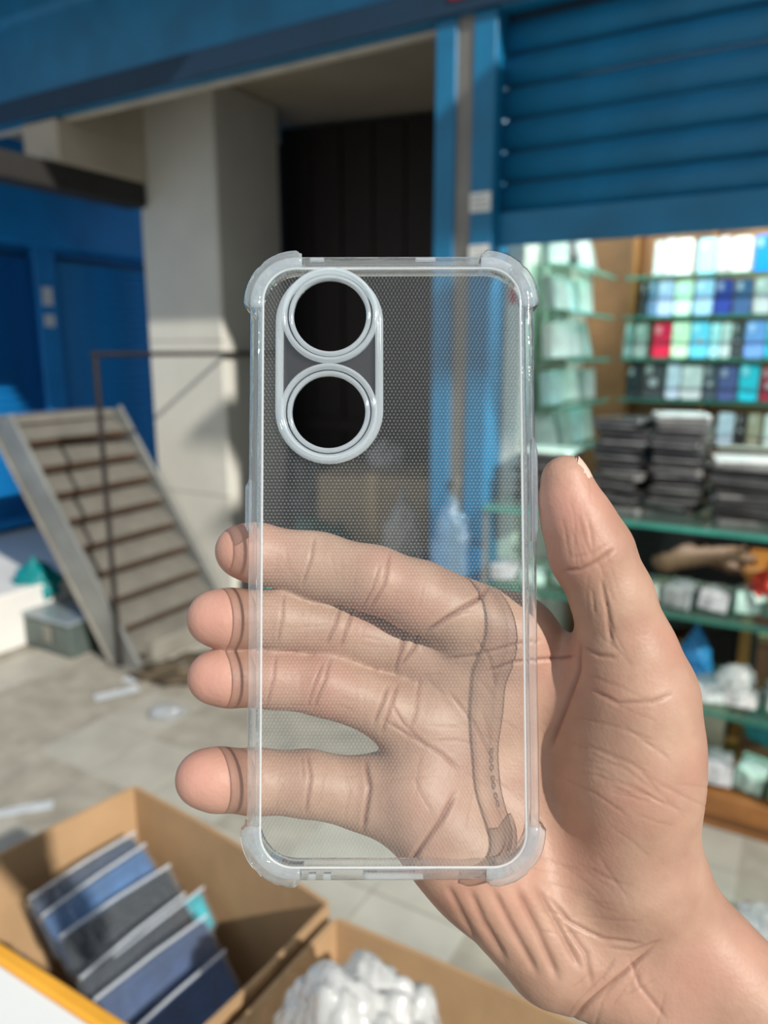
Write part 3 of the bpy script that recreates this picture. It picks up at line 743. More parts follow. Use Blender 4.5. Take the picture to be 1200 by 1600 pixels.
# ---- near table with two open cardboard boxes
tb = thing('table', 'low wooden table under the two open cardboard boxes', 'table', F(-.47, .44, 0), RZ)
MB().box(-.40, .36, -.20, .18, .46, .49, .005).build('top', M_wood, tb)
for x in (-.36, .32):
    for y in (-.16, .14): MB().box(x - .02, x + .02, y - .02, y + .02, 0, .46).build('leg', M_wood, tb)
def open_box(u0, u1, v0, v1, z0, z1, label, m, bulge=0.0, rz=0.0):
    cu, cv = (u0 + u1) / 2, (v0 + v1) / 2; w, d, h = u1 - u0, v1 - v0, z1 - z0; t = .006
    o = thing('cardboard_box', label, 'box', F(cu, cv, z0), RZ + rz, None)
    if rz:                                     # turned about its far left corner
        c0, s0 = math.cos(rz), math.sin(rz); du, dv = cu - u0, cv - v1
        o.location = F(u0 + du * c0 - dv * s0, v1 + du * s0 + dv * c0, z0)
    MB().box(-w / 2, w / 2, -d / 2, d / 2, 0, t).build('bottom', m, o)
    def wall(a, b, nm):
        bm_ = bmesh.new(); N = 12; K = 6
        a, b = Vector(a), Vector(b); nrm = Vector((-(b - a).y, (b - a).x, 0)).normalized()
        rows = []
        for s_ in (0, 1):
            G = []
            for i in range(N + 1):
                f = i / N
                for j in range(K + 1):
                    g_ = j / K
                    off = bulge * math.sin(math.pi * f) * g_ ** 2
                    zz = t + (h - t) * g_ - .006 * g_ * math.sin(math.pi * f) * (1 if bulge else 0)
                    p = a.lerp(b, f) + nrm * (off + s_ * t); G.append(bm_.verts.new((p.x, p.y, zz)))
            rows.append(G)
        for s_, G in enumerate(rows):
            for i in range(N):
                for j in range(K):
                    q = i * (K + 1) + j; fc = (G[q], G[q + 1], G[q + K + 2], G[q + K + 1]); bm_.faces.new(fc)
        A, B = rows
        for i in range(N):
            for j in (0, K):
                q = i * (K + 1) + j; bm_.faces.new((A[q], A[q + K + 1], B[q + K + 1], B[q]))
        for i in (0, N):
            for j in range(K):
                q = i * (K + 1) + j; bm_.faces.new((A[q], A[q + 1], B[q + 1], B[q]))
        bmesh.ops.recalc_face_normals(bm_, faces=bm_.faces[:])
        me = bpy.data.meshes.new(nm); bm_.to_mesh(me); bm_.free(); return link(nm, me, m, o, smooth=False)
    wall((-w / 2, -d / 2, 0), (-w / 2, d / 2, 0), 'wall_panel'); wall((w / 2, d / 2, 0), (w / 2, -d / 2, 0), 'wall_panel')
    wall((-w / 2, d / 2, 0), (w / 2, d / 2, 0), 'wall_panel'); wall((w / 2, -d / 2, 0), (-w / 2, -d / 2, 0), 'wall_panel')
    return o
B1 = open_box(-.900, -.475, .28, .738, .49, .80, 'open cardboard box full of blue and black phone packs at lower left', M_card, .012, R(-8))
B2 = open_box(-.452, -.06, .20, .662, .49, .80, 'open cardboard box of clear wrapped goods at the bottom centre', M_card, .010)

M_sleeve = clear('sleeve_film', (.93, .96, 1), .10, (.8, .9, 1), .10, 1.6, .55, 45)
def phone_pack(u, v, z, tilt, rz, nm, c, label, w=.082, l=.168):
    o = thing('phone_pack', label, 'phone pack', F(u, v, z), group='phone packs in the cardboard box')
    o.rotation_euler = (Matrix.Rotation(RZ + rz, 3, 'Z') @ Matrix.Rotation(R(90) , 3, 'Z') @ Matrix.Rotation(-tilt, 3, 'X')).to_euler()
    # local x along the pack, local z up its face, local y its thickness
    MB().slab(l, w, .010, .008, 4).build('card', mat('pk_' + nm.replace(' ', '_'), c, .35, 0, .25, 20, 0, 1, .5), o)
    MB().slab(l * .86, w * .62, .002, .006, 3).build('screen_print', mat('pkp_' + nm.replace(' ', '_'), [min(1, q * 1.15 + .01) for q in c], .2, 0, .3, 30, 0, 1, .6), o, (.004, -.0065, w * .2))
    s = MB().slab(l * 1.05, w * 1.08, .016, .006, 4); s.build('sleeve', M_sleeve, o, (0, 0, -.003))
    MB().tube([(-l * .52, -.010, w * 1.04), (0, -.012, w * 1.06), (l * .52, -.010, w * 1.03)], .0022, 6).build('seal_rim', clear('film_rim', (.95, .97, 1), .55, (.9, .95, 1), .12, 2.0, .5, 80), o)
    return o
PP = [(-.80, .60, .700, 'dark slate', (.035, .05, .085)), (-.765, .595, .690, 'cobalt blue', (.05, .13, .28)), (-.715, .585, .675, 'black', (.008, .009, .011)),
      (-.690, .61, .672, 'teal', (.0, .30, .33)), (-.665, .57, .660, 'jet black', (.01, .012, .018)), (-.620, .555, .650, 'navy blue', (.014, .042, .12)), (-.570, .535, .640, 'deep blue', (.01, .09, .26)), (-.530, .50, .60, 'midnight', (.01, .03, .07))]
for i, (u, v, z, nm, c) in enumerate(PP):
    phone_pack(u, v, z, R(46 - i * 1.5 - (10 if nm == 'teal' else 0)), R(-4 + 3 * math.sin(i * 2.1)), nm, c, f'{nm} phone pack in clear sleeve, {ORD[i]} from left in the cardboard box', w=.055 if nm == 'teal' else .082 + .004 * (i % 3), l=.15 if nm == 'teal' else .168)
tg = [q for q in bpy.data.objects if q.get('label', '').startswith('navy blue phone pack')][0]
MB().box(-.075, -.055, -.0105, -.0095, .012, .024).build('yellow_tag', mat('yellow_paper', (.65, .45, .02), .6), tg)
# dark pouches and coils lower in the box
M_pouch = mat('black_pouch', (.012, .012, .014), .35, 0, .3, 12, .4, 30)
for i, (u, v, z, d) in enumerate(((-.80, .40, .56, (.17, .16, .17)), (-.66, .38, .54, (.2, .18, .16)), (-.53, .37, .53, (.15, .16, .14)), (-.70, .50, .50, (.3, .2, .14)))):
    tag(crumple('pouch', M_pouch, d, 60 + i, .4, 4, None, F(u, v, z - .05), i), ['crumpled black pouch nearest the left wall of the cardboard box', 'crumpled black pouch mid front of the cardboard box', 'crumpled black pouch front right inside the cardboard box', 'black pouch under the leaning phone packs'][i], 'pouch', 'black pouches in the cardboard box')
rt = random.Random(9)
for i, (u, v, z) in enumerate(((-.83, .45, .70), (-.79, .36, .72), (-.72, .44, .69), (-.60, .42, .70), (-.86, .33, .74))):
    tag(crumple('plastic_wrap', clear('glint_film', (.95, .97, 1), .16, (.9, .95, 1), .08, 2.2, .8, 60), (.075, .06, .05), 70 + i, .5, 3, None, F(u, v, z), i), ['glinting clear wrap against the left box wall', 'glinting clear wrap beside the orange-edged board', 'glinting clear wrap between pouch and blue pack', 'glinting clear wrap on the right black pouch', 'glinting clear wrap at the left picture edge'][i], 'wrap', 'clear wraps in the cardboard box')
# white board with orange edge lying across the near corner of the box
bd = thing('white_board', 'flat white box lid with orange edge across the near box corner', 'lid', F(-.72, .285, .803), RZ)
MB().box(-.30, .20, -.13, .115, 0, .014, .003).build('panel', mat('white_card', (.74, .77, .78), .5, 0, .03, 4), bd)
MB().box(-.30, .20, .115, .133, -.002, .018, .003).build('edge_strip', mat('orange_edge', (.75, .36, .03), .45, 0, .1, 9), bd)
MB().box(-.10, -.01, .02, .05, .0141, .0146).build('print', mat('grey_print', (.45, .48, .5), .6), bd)
# clear goods heaped in the second box
M_milk = clear('milky_film', (.95, .97, .97), .66, (.93, .96, .97), .08, 2.0, .9, 70)
M_milk2 = clear('thin_film', (.96, .98, .98), .30, (.93, .97, .97), .10, 1.1, .5, 60)
tag(crumple('plastic_bag', M_milk, (.25, .28, .36), 80, .15, 6, None, F(-.315, .50, .545), .4, False, 2.3), 'large white crumpled plastic bag heaped in the bottom centre box', 'bag', 'clear bags in the second box')
tag(crumple('plastic_bag', M_milk, (.20, .24, .30), 81, .15, 6, None, F(-.17, .36, .52), .9, False, 2.3), 'white crumpled plastic bag right of the large heap', 'bag', 'clear bags in the second box')
tag(crumple('plastic_bag', M_milk2, (.24, .16, .20), 82, .25, 5, None, F(-.30, .60, .55), .2), 'thin clear crumpled bag behind the white heap', 'bag', 'clear bags in the second box')
tag(crumple('plastic_bag', M_milk2, (.16, .2, .22), 83, .25, 5, None, F(-.41, .36, .58), .2), 'thin clear crumpled bag left of the white heap', 'bag', 'clear bags in the second box')
tag(crumple('plastic_sack', mat('tan_lining', (.35, .26, .17), .7, 0, .2, 8, .3, 20), (.36, .40, .13), 84, .3, 4, None, F(-.26, .43, .495), .2), 'tan paper lining under the bags in the second box', 'paper')
# ================================================================== THE CLEAR PHONE CASE
TL, TR, BR, BL = C(398, 398, .198), C(842, 398, .198), C(838, 1378, .190), C(374, 1380, .190)
xa = ((TR - TL) + (BR - BL)).normalized()
ya = ((TL - BL) + (TR - BR)); ya = (ya - xa * ya.dot(xa)).normalized()
za = xa.cross(ya)
cc = (TL + TR + BR + BL) / 4
MC = Matrix((( xa.x, ya.x, za.x, cc.x), (xa.y, ya.y, za.y, cc.y), (xa.z, ya.z, za.z, cc.z), (0, 0, 0, 1)))
CW = ((TR - TL).length + (BR - BL).length) / 2
CH = ((TL - BL).length + (TR - BR).length) / 2
def local(px, py):
    d = C(px, py, 1.0); t = cc.dot(za) / d.dot(za); p = MC.inverted() @ (d * t); return p.x, p.y
case = thing('phone_case', 'clear soft phone case with bumper corners held upright in the hand', 'phone case')
CASE_W = CAM @ MC
case.location = CASE_W.to_translation(); case.rotation_euler = CASE_W.to_euler()
M_back = clear('case_back', (.97, .985, .985), .008, (.9, .93, .95), .10, .8, dots=True)
M_wall = clear('case_wall', (.985, .992, .995), .07, (.78, .91, 1.0), .05, 2.2, crumple=.06, cscale=120)  # pale haze on walls, bumpers and rings stands in for sky reflections
M_bump = clear('case_bumper', (.96, .98, .99), .17, (.84, .93, 1.0), .05, 2.4, crumple=.08, cscale=160)
M_ring = clear('case_ring', (.95, .98, .99), .33, (.88, .95, 1.0), .06, 2.0)
M_lip = clear('case_lip', (.97, .985, .99), .5, (.93, .97, 1.0), .06, 2.0)
M_isl = clear('case_island', (.95, .96, .97), .03, (.8, .85, .95), .06, 1.0)

def rrect(w, h, r, n=14):
    out = []
    for cx, cy, a0 in ((w / 2 - r, h / 2 - r, 0), (-w / 2 + r, h / 2 - r, 90), (-w / 2 + r, -h / 2 + r, 180), (w / 2 - r, -h / 2 + r, 270)):
        for i in range(n + 1):
            a = R(a0 + 90 * i / n); out.append((Vector((cx + r * math.cos(a), cy + r * math.sin(a), 0)), Vector((math.cos(a), math.sin(a), 0))))
    return out
def sweep(name, path, prof, m, closed=True, fade=None):
    bm_ = bmesh.new(); rings = []
    for i, (p, nn) in enumerate(path):
        k = fade[i] if fade else 1.0
        rings.append([bm_.verts.new(p + nn * (a * k if a > 0 else a) + Vector((0, 0, z))) for a, z in prof])
    N, K = len(rings), len(prof)
    for i in range(N if closed else N - 1):
        A, B = rings[i], rings[(i + 1) % N]
        for k in range(K): bm_.faces.new((A[k], A[(k + 1) % K], B[(k + 1) % K], B[k]))
    if not closed: bm_.faces.new(rings[0]); bm_.faces.new(rings[-1][::-1])
    bmesh.ops.recalc_face_normals(bm_, faces=bm_.faces[:])
    me = bpy.data.meshes.new(name); bm_.to_mesh(me); bm_.free()
    return link(name, me, m, case, smooth=True)
def stadium(cx, cy, hw, hl, n=24):
    out = []
    for s_, a0 in ((1, 0), (-1, 180)):
        for i in range(n + 1):
            a = R(a0 + 180 * i / n); nn = Vector((math.cos(a), math.sin(a), 0)); out.append((Vector((cx, cy + s_ * hl, 0)) + nn * hw, nn))
    return out
def circ(cx, cy, r, n=56):
    return [(Vector((cx, cy, 0)) + Vector((math.cos(2 * math.pi * i / n), math.sin(2 * math.pi * i / n), 0)) * r, Vector((math.cos(2 * math.pi * i / n), math.sin(2 * math.pi * i / n), 0))) for i in range(n)]
def plate(name, outlines, t, m, z):
    cu = bpy.data.curves.new(name, 'CURVE'); cu.dimensions = '2D'; cu.fill_mode = 'BOTH'; cu.extrude = t / 2
    for pts in outlines:
        s_ = cu.splines.new('POLY'); s_.points.add(len(pts) - 1)
        for q, (p, _) in zip(s_.points, pts): q.co = (p.x, p.y, 0, 1)
        s_.use_cyclic_u = True
    tmp = bpy.data.objects.new('tmp', cu); COL.objects.link(tmp)
    dg = bpy.context.evaluated_depsgraph_get()
    me = bpy.data.meshes.new_from_object(tmp.evaluated_get(dg)); bpy.data.objects.remove(tmp)
    return link(name, me, m, case, (0, 0, z))
RC = .0125
h1, h2 = local(516, 494), local(514, 644)
ic = local(515, 573)
HR = .0097
PW, PH = CW - .005, CH - .005
plate('back_panel', [rrect(PW, PH, RC - .0025), stadium(*ic, .0134, .0118)], .0011, M_back, -.0006)
plate('camera_island', [stadium(*ic, .0127, .0118), circ(*h1, HR), circ(*h2, HR)], .0010, M_isl, -.0004)
rp = lambda w, h, z=0.0: [(-w / 2, z), (-w / 2, z + h * .6), (-w / 4, z + h), (w / 4, z + h), (w / 2, z + h * .6), (w / 2, z), (w / 3, z - .001), (-w / 3, z - .001)]
sweep('island_rim', stadium(*ic, .0132, .0118), rp(.0021, .0016), M_ring)
for c_ in (h1, h2):
    sweep('lens_ring', circ(*c_, HR + .0006), rp(.0013, .0012), M_ring)
    sweep('lens_ring', circ(*c_, HR + .0024), rp(.0015, .0020), M_ring)
wallp = [(-.0036, 0), (-.0016, .0002), (-.0005, -.0004), (0, -.0018), (.0001, -.0085), (-.0004, -.0100), (-.0016, -.0103), (-.0024, -.0094), (-.0019, -.0080), (-.0018, -.0032), (-.0026, -.0016), (-.0036, -.0012)]
sweep('side_wall', rrect(CW, CH, RC), wallp, M_wall)
o4 = lambda n_, z_, r_: [(n_ - r_, z_), (n_, z_ + r_), (n_ + r_, z_), (n_, z_ - r_)]
sweep('inner_lip', rrect(CW, CH, RC), o4(-.0038, .0001, .00035), M_lip)
# bumper corners
bp_ = [(-.0036, .0003), (-.0030, .0009), (.0004, .0009), (.0013, -.0002), (.0018, -.0022), (.0018, -.0084), (.0011, -.0102), (.0002, -.0110), (-.0010, -.0108), (-.0006, -.0080), (-.0004, -.0012), (-.0036, -.0002)]
n = 16
for cx, cy, a0 in ((CW / 2 - RC, CH / 2 - RC, 0), (-CW / 2 + RC, CH / 2 - RC, 90), (-CW / 2 + RC, -CH / 2 + RC, 180), (CW / 2 - RC, -CH / 2 + RC, 270)):
    pth, fd = [], []
    c0 = Vector((cx, cy, 0))
    n0 = Vector((math.cos(R(a0)), math.sin(R(a0)), 0)); n1 = Vector((math.cos(R(a0 + 90)), math.sin(R(a0 + 90)), 0))
    for e_, f_ in ((.0016, .05), (.0010, .35), (.0004, .85), (0, 1)): pth.append((c0 + n0 * RC - n1 * e_, n0)); fd.append(f_)
    for i in range(1, n):
        a = R(a0 + 90 * i / n); nn = Vector((math.cos(a), math.sin(a), 0)); pth.append((c0 + nn * RC, nn)); fd.append(.78 if i in (8,) else 1.0)
    for e_, f_ in ((0, 1), (.0004, .85), (.0010, .35), (.0016, .05)): pth.append((c0 + n1 * RC - n0 * e_, n1)); fd.append(f_)
    sweep('corner_bumper', pth, bp_, M_bump, False, fd)
# buttons and openings along the rim
def strip(name, pa, pb, outw, z0, z1, m):
    a, b = Vector((*pa, 0)), Vector((*pb, 0)); d = (b - a).normalized(); nn = Vector((d.y, -d.x, 0)) * (1 if outw > 0 else -1)
    L_ = (b - a).length; k = 8; pth = []; fd = []
    for i in range(k + 1):
        f = i / k; pth.append((a + d * L_ * f, nn)); fd.append(.15 if i in (0, k) else 1)
    w = abs(outw)
    sweep(name, pth, [(-.0003, z0), (w * .6, z0), (w, z0 - .0006), (w, z1 + .0006), (w * .6, z1), (-.0003, z1)], m, False, fd)
hy = lambda px, py: local(px, py)[1]
strip('button_cover', (CW / 2, hy(840, 845)), (CW / 2, hy(840, 682)), .0009, -.002, -.0085, M_bump)
strip('button_cover', (-CW / 2, hy(390, 832)), (-CW / 2, hy(390, 748)), -.0011, -.002, -.0085, M_bump)
xt = lambda px: local(px, 398)[0]; xb = lambda px: local(px, 1379)[0]
strip('microphone_notch', (xt(650), CH / 2), (xt(682), CH / 2), -.0004, -.0030, -.0055, M_ring)
strip('microphone_notch', (xt(482), CH / 2), (xt(505), CH / 2), -.0004, -.0030, -.0055, M_ring)
strip('port_rim', (xb(566), -CH / 2), (xb(662), -CH / 2), .0006, -.0022, -.0072, M_ring)
for px in (455, 479, 503): strip('speaker_hole', (xb(px), -CH / 2), (xb(px + 12), -CH / 2), .0004, -.0032, -.0058, M_ring)
for i, py in enumerate((1168, 1182, 1196, 1216, 1228, 1246, 1259)):   # tiny moulded characters on the right wall, too small to read
    o = sweep('embossed_mark', circ(0, 0, .0008, 12), [(-.0002, 0), (.0002, 0), (.0002, .0003), (-.0002, .0003)], M_ring)
    o.location = (CW / 2 + .0001, hy(838, py), -.005); o.rotation_euler = (0, R(90), 0)

# ================================================================== THE HAND
PXM = lambda r, d: r * d / FPX
def H(px, py, d, r):                       # pixel, depth in mm, radius in px -> (point, radius) in metres, camera frame
    d = d / 1000; p = C(px, py, d); return ((p.x, p.y, p.z), PXM(r, d))
def hc(*pts): return chain([H(*p) for p in pts])
palm = hc((800, 994, 223, 54), (850, 1120, 230, 58), (940, 1360, 225, 74)) \
     + hc((742, 1052, 225, 52), (810, 1200, 229, 58), (920, 1430, 223, 74)) \
     + hc((692, 1142, 224, 54), (890, 1465, 220, 72)) \
     + hc((665, 1262, 216, 62), (742, 1350, 215, 70), (862, 1484, 213, 76)) \
     + hc((648, 1232, 213, 54), (690, 1300, 213, 56)) + hc((668, 1130, 219, 44), (700, 1160, 221, 46)) + hc((722, 1040, 221, 40), (770, 1085, 223, 46)) \
     + hc((978, 1512, 214, 84), (1165, 1770, 206, 100), (1330, 1985, 196, 112)) \
     + hc((1030, 1405, 214, 74), (1240, 1660, 206, 100), (1400, 1860, 196, 112)) \
     + hc((988, 1340, 213, 100), (990, 1200, 209, 88), (995, 1100, 206, 72)) \
     + hc((905, 1085, 220, 55), (850, 1040, 223, 52))
fingers = [
 hc((378, 861, 212, 42), (400, 864, 212.5, 46), (478, 880, 214.5, 48), (500, 885, 215, 51), (585, 905, 212.5, 51), (655, 932, 213, 55), (800, 992, 219, 60)),
 hc((336, 966, 212, 44), (360, 967, 212, 46), (438, 968, 214, 45), (530, 984, 219, 46), (645, 1018, 224, 48), (745, 1052, 228, 56)),
 hc((335, 1058, 211, 42), (360, 1059, 211, 44), (426, 1061, 213, 44), (508, 1070, 214.5, 47), (600, 1104, 217, 47), (692, 1142, 224, 52)),
 hc((318, 1216, 209.5, 44), (340, 1218, 210, 47), (400, 1221, 211, 48), (480, 1224, 213, 49), (570, 1240, 218, 54), (655, 1260, 222, 58)),
 hc((884, 750, 199, 39), (890, 782, 199.5, 45), (903, 815, 200, 55), (923, 862, 201, 64), (956, 932, 202, 62), (980, 1010, 204, 69), (995, 1078, 207, 74), (994, 1130, 209, 75))]
groups = [dict(caps=palm, k=.011)]
for i, fc in enumerate(fingers): groups.append(dict(caps=fc, k=.0025, ko=.009 if i < 4 else .014))
st_ = .0010
D, ax = sdf_field(groups, (-.066, -.225, -.252), (.175, .022, -.160), st_, kbet=.0008)
for s_ in (np.s_[0], np.s_[-1], np.s_[:, 0], np.s_[:, -1], np.s_[:, :, 0], np.s_[:, :, -1]): D[s_] = np.maximum(D[s_], .0003)
V, Q = surface_nets(D, (ax[0][0], ax[1][0], ax[2][0]), st_)
lab = np.arange(len(V))                     # keep the one connected skin
while True:
    m_ = lab[Q].min(1); nl = lab.copy(); np.minimum.at(nl, Q.ravel(), np.repeat(m_, 4)); nl = nl[nl]
    if (nl == lab).all(): break
    lab = nl
keep = lab == np.bincount(lab).argmax(); ren = np.cumsum(keep) - 1
Q = ren[Q[keep[Q[:, 0]]]]; V = V[keep]
# light relaxation, then one subdivision for the skin creases
def relax(V, Q, it, lam):
    for _ in range(it):
        acc = np.zeros_like(V); cnt = np.zeros(len(V))
        for a, b in ((0, 1), (1, 2), (2, 3), (3, 0)):
            np.add.at(acc, Q[:, a], V[Q[:, b]]); np.add.at(acc, Q[:, b], V[Q[:, a]])
            np.add.at(cnt, Q[:, a], 1); np.add.at(cnt, Q[:, b], 1)
        V = V + lam * (acc / np.maximum(cnt, 1)[:, None] - V)
    return V
V = relax(V, Q, 4, .5)
tmp = link('tmp', np_mesh('tmp', V, Q))
md = tmp.modifiers.new('s', 'SUBSURF'); md.levels = 1; md.render_levels = 1
dg = bpy.context.evaluated_depsgraph_get()
me = bpy.data.meshes.new_from_object(tmp.evaluated_get(dg)); bpy.data.objects.remove(tmp)
me.name = 'hand'
nv = len(me.vertices)
co = np.empty(nv * 3, np.float32); me.vertices.foreach_get('co', co); co = co.reshape(-1, 3).astype(float)
no = np.empty(nv * 3, np.float32); me.vertices.foreach_get('normal', no); no = no.reshape(-1, 3).astype(float)
px = 600 + FPX * co[:, 0] / -co[:, 2]; py = 800 - FPX * co[:, 1] / -co[:, 2]
front = np.clip(no[:, 2] * 3, 0, 1) * (co[:, 2] > -.2265)
disp = np.zeros(nv); dark = np.zeros(nv)
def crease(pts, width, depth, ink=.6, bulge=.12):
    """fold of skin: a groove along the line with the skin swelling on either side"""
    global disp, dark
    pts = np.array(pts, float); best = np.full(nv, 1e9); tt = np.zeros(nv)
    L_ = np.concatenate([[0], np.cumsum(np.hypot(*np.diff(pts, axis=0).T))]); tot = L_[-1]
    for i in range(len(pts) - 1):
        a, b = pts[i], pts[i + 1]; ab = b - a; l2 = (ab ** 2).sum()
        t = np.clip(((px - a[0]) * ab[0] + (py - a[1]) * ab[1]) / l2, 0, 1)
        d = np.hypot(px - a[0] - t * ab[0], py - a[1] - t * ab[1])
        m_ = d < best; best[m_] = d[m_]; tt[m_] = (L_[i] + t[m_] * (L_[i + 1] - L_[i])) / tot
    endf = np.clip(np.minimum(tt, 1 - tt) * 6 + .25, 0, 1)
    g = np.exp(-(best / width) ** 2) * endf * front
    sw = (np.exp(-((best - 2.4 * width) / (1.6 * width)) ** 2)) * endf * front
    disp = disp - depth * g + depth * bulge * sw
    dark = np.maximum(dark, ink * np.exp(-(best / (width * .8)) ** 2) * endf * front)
mm = .001
for pts, w, dp, ink in [
 # index
 ([(492, 838), (485, 875), (472, 915)], 3.5, .55 * mm, .55), ([(610, 862), (600, 915), (577, 952)], 4, .6 * mm, .6), ([(592, 885), (582, 920), (566, 948)], 3, .4 * mm, .5),
 ([(664, 990), (705, 962), (752, 932), (765, 915)], 5, 1.3 * mm, .95), ([(690, 968), (735, 955)], 4, .4 * mm, .3),
 # middle
 ([(444, 928), (441, 965), (434, 1006)], 3.5, .5 * mm, .6), ([(533, 946), (524, 975), (510, 1008)], 4, .6 * mm, .75), ([(552, 950), (545, 975), (532, 1012)], 4, .6 * mm, .75),
 ([(634, 985), (627, 1015), (616, 1050)], 5, .8 * mm, .9), ([(655, 992), (645, 1015), (626, 1040)], 4, .7 * mm, .8),
 # ring
 ([(432, 1022), (427, 1060), (417, 1104)], 3.5, .5 * mm, .6), ([(517, 1028), (508, 1060), (490, 1108)], 3.5, .55 * mm, .65), ([(505, 1034), (492, 1065), (480, 1106)], 3, .45 * mm, .5),
 ([(606, 1072), (598, 1096), (584, 1132)], 4, .7 * mm, .75), ([(622, 1068), (612, 1100), (596, 1146)], 4, .6 * mm, .7),
 # little finger
 ([(407, 1178), (404, 1220), (400, 1268)], 3.2, .35 * mm, .4), ([(480, 1176), (486, 1210), (478, 1272)], 4, .6 * mm, .75), ([(472, 1180), (474, 1215)], 3, .35 * mm, .4),
 ([(570, 1186), (577, 1230), (567, 1298)], 5, 1.0 * mm, .85), ([(540, 1200), (545, 1240), (538, 1280)], 3, .25 * mm, .2),
 # palm
 ([(600, 1125), (640, 1150), (690, 1178), (720, 1205)], 4, .5 * mm, .55), ([(712, 1240), (690, 1280), (660, 1320), (637, 1352)], 5.5, 1.1 * mm, .85),
 ([(612, 1100), (630, 1130), (665, 1165)], 3.5, .4 * mm, .5), ([(690, 1030), (740, 1025), (800, 1008), (845, 1000)], 4, .6 * mm, .55), ([(760, 1050), (800, 1035), (850, 1030), (902, 1024)], 4, .8 * mm, .75),
 ([(700, 1080), (740, 1130), (770, 1190)], 4, .4 * mm, .3), ([(655, 1060), (650, 1110), (640, 1140)], 4, .4 * mm, .45), ([(745, 1000), (765, 1030), (775, 1075)], 4, .4 * mm, .35),
 # thumb
 ([(880, 892), (905, 890), (930, 878), (957, 860)], 5, .7 * mm, .55), ([(893, 872), (925, 864), (950, 850)], 3.5, .25 * mm, .2), ([(940, 905), (950, 960), (955, 1010)], 5, .45 * mm, .35), ([(925, 920), (930, 960)], 3, .25 * mm, .2),
 ([(912, 1010), (935, 1024), (962, 1027)], 4, .6 * mm, .5), ([(905, 1002), (903, 1050), (885, 1100), (858, 1170)], 6, 1.1 * mm, .6),
 ([(925, 1078), (965, 1098), (1018, 1096), (1050, 1085)], 4.5, .5 * mm, .45), ([(985, 808), (994, 835), (998, 850)], 3, .3 * mm, .4),
 ([(900, 1120), (960, 1135), (1030, 1160)], 3.5, .22 * mm, .18), ([(890, 1160), (950, 1178), (1020, 1210)], 3.5, .22 * mm, .18), ([(930, 1210), (990, 1232), (1050, 1262)], 3.5, .2 * mm, .16), ([(880, 1215), (930, 1240), (980, 1275)], 3.5, .2 * mm, .2),
 # wrist
 ([(860, 1405), (890, 1440), (940, 1466), (1000, 1474)], 4, .7 * mm, .55), ([(1012, 1488), (975, 1520), (930, 1558), (895, 1592)], 5, 1.0 * mm, .7), ([(985, 1500), (1000, 1540), (1040, 1590)], 5, .5 * mm, .4), ([(950, 1480), (985, 1485), (1030, 1470)], 3.5, .35 * mm, .35),
 # folds of the heel of the hand
 ([(735, 1392), (755, 1440), (790, 1500)], 9, 1.0 * mm, .35), ([(770, 1390), (800, 1450), (838, 1520)], 9, 1.1 * mm, .4), ([(808, 1388), (838, 1450), (872, 1530)], 9, 1.2 * mm, .45), ([(838, 1386), (868, 1440), (905, 1510)], 8, 1.0 * mm, .4), ([(700, 1385), (722, 1430), (748, 1475)], 8, .7 * mm, .3), ([(880, 1440), (915, 1490), (925, 1540)], 6, .6 * mm, .35)]:
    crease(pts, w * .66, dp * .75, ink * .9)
rc = random.Random(21)
def scatter(n_, cx, cy, sx, sy, ang, spread, ln, dp, ink):
    for _ in range(n_):
        x, y = cx + rc.gauss(0, sx), cy + rc.gauss(0, sy); a = R(ang + rc.gauss(0, spread)); l_ = ln * rc.uniform(.5, 1.3); bnd = rc.uniform(-.12, .12) * l_
        dx, dy = math.cos(a) * l_ / 2, math.sin(a) * l_ / 2
        crease([(x - dx, y - dy), (x - dy / l_ * bnd, y + dx / l_ * bnd), (x + dx, y + dy)], rc.uniform(1.8, 2.6), dp * rc.uniform(.6, 1.2), ink * rc.uniform(.5, 1.2), 0)
scatter(26, 990, 1190, 45, 70, 24, 9, 90, .14 * mm, .16)
scatter(12, 900, 830, 18, 30, 84, 8, 60, .12 * mm, .16)
scatter(10, 950, 950, 14, 40, 80, 10, 60, .12 * mm, .18)
scatter(16, 930, 1400, 60, 60, 30, 20, 80, .12 * mm, .18)
scatter(14, 720, 1130, 60, 60, 50, 40, 60, .16 * mm, .22)
scatter(12, 960, 1545, 40, 30, -45, 12, 70, .15 * mm, .22)
for fx, fy in ((430, 872), (540, 900), (640, 935), (400, 968), (480, 972), (585, 1000), (400, 1060), (470, 1066), (555, 1088), (440, 1222), (525, 1232)):
    scatter(3, fx, fy, 16, 12, 97, 8, 46, .08 * mm, .12); scatter(2, fx, fy, 16, 16, 5, 8, 40, .08 * mm, .10)
co2 = co + no * disp[:, None]
# regional colour of the skin: pink fingertips and pads, duller joints
pink = np.zeros(nv)
for (cx, cy, r, a) in ((365, 862, 60, .8), (330, 966, 62, 1.0), (330, 1058, 62, 1.0), (315, 1216, 66, 1.0), (868, 790, 55, .9), (900, 850, 40, .45), (430, 875, 45, .4), (700, 1230, 70, .2), (860, 1060, 60, .3), (650, 1270, 60, .25)):
    pink = np.maximum(pink, a * np.exp(-(((px - cx) ** 2 + (py - cy) ** 2) / r ** 2)))
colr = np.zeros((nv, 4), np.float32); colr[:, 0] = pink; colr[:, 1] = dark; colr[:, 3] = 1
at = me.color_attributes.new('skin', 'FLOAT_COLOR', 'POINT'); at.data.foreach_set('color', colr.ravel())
Wm = np.array(CAM); wco = co2 @ Wm[:3, :3].T + Wm[:3, 3]
origin = CAM @ C(1020, 1480, .214)
me.vertices.foreach_set('co', (wco - np.array(origin)).astype(np.float32).ravel())
me.polygons.foreach_set('use_smooth', np.ones(len(me.polygons), bool)); me.update()

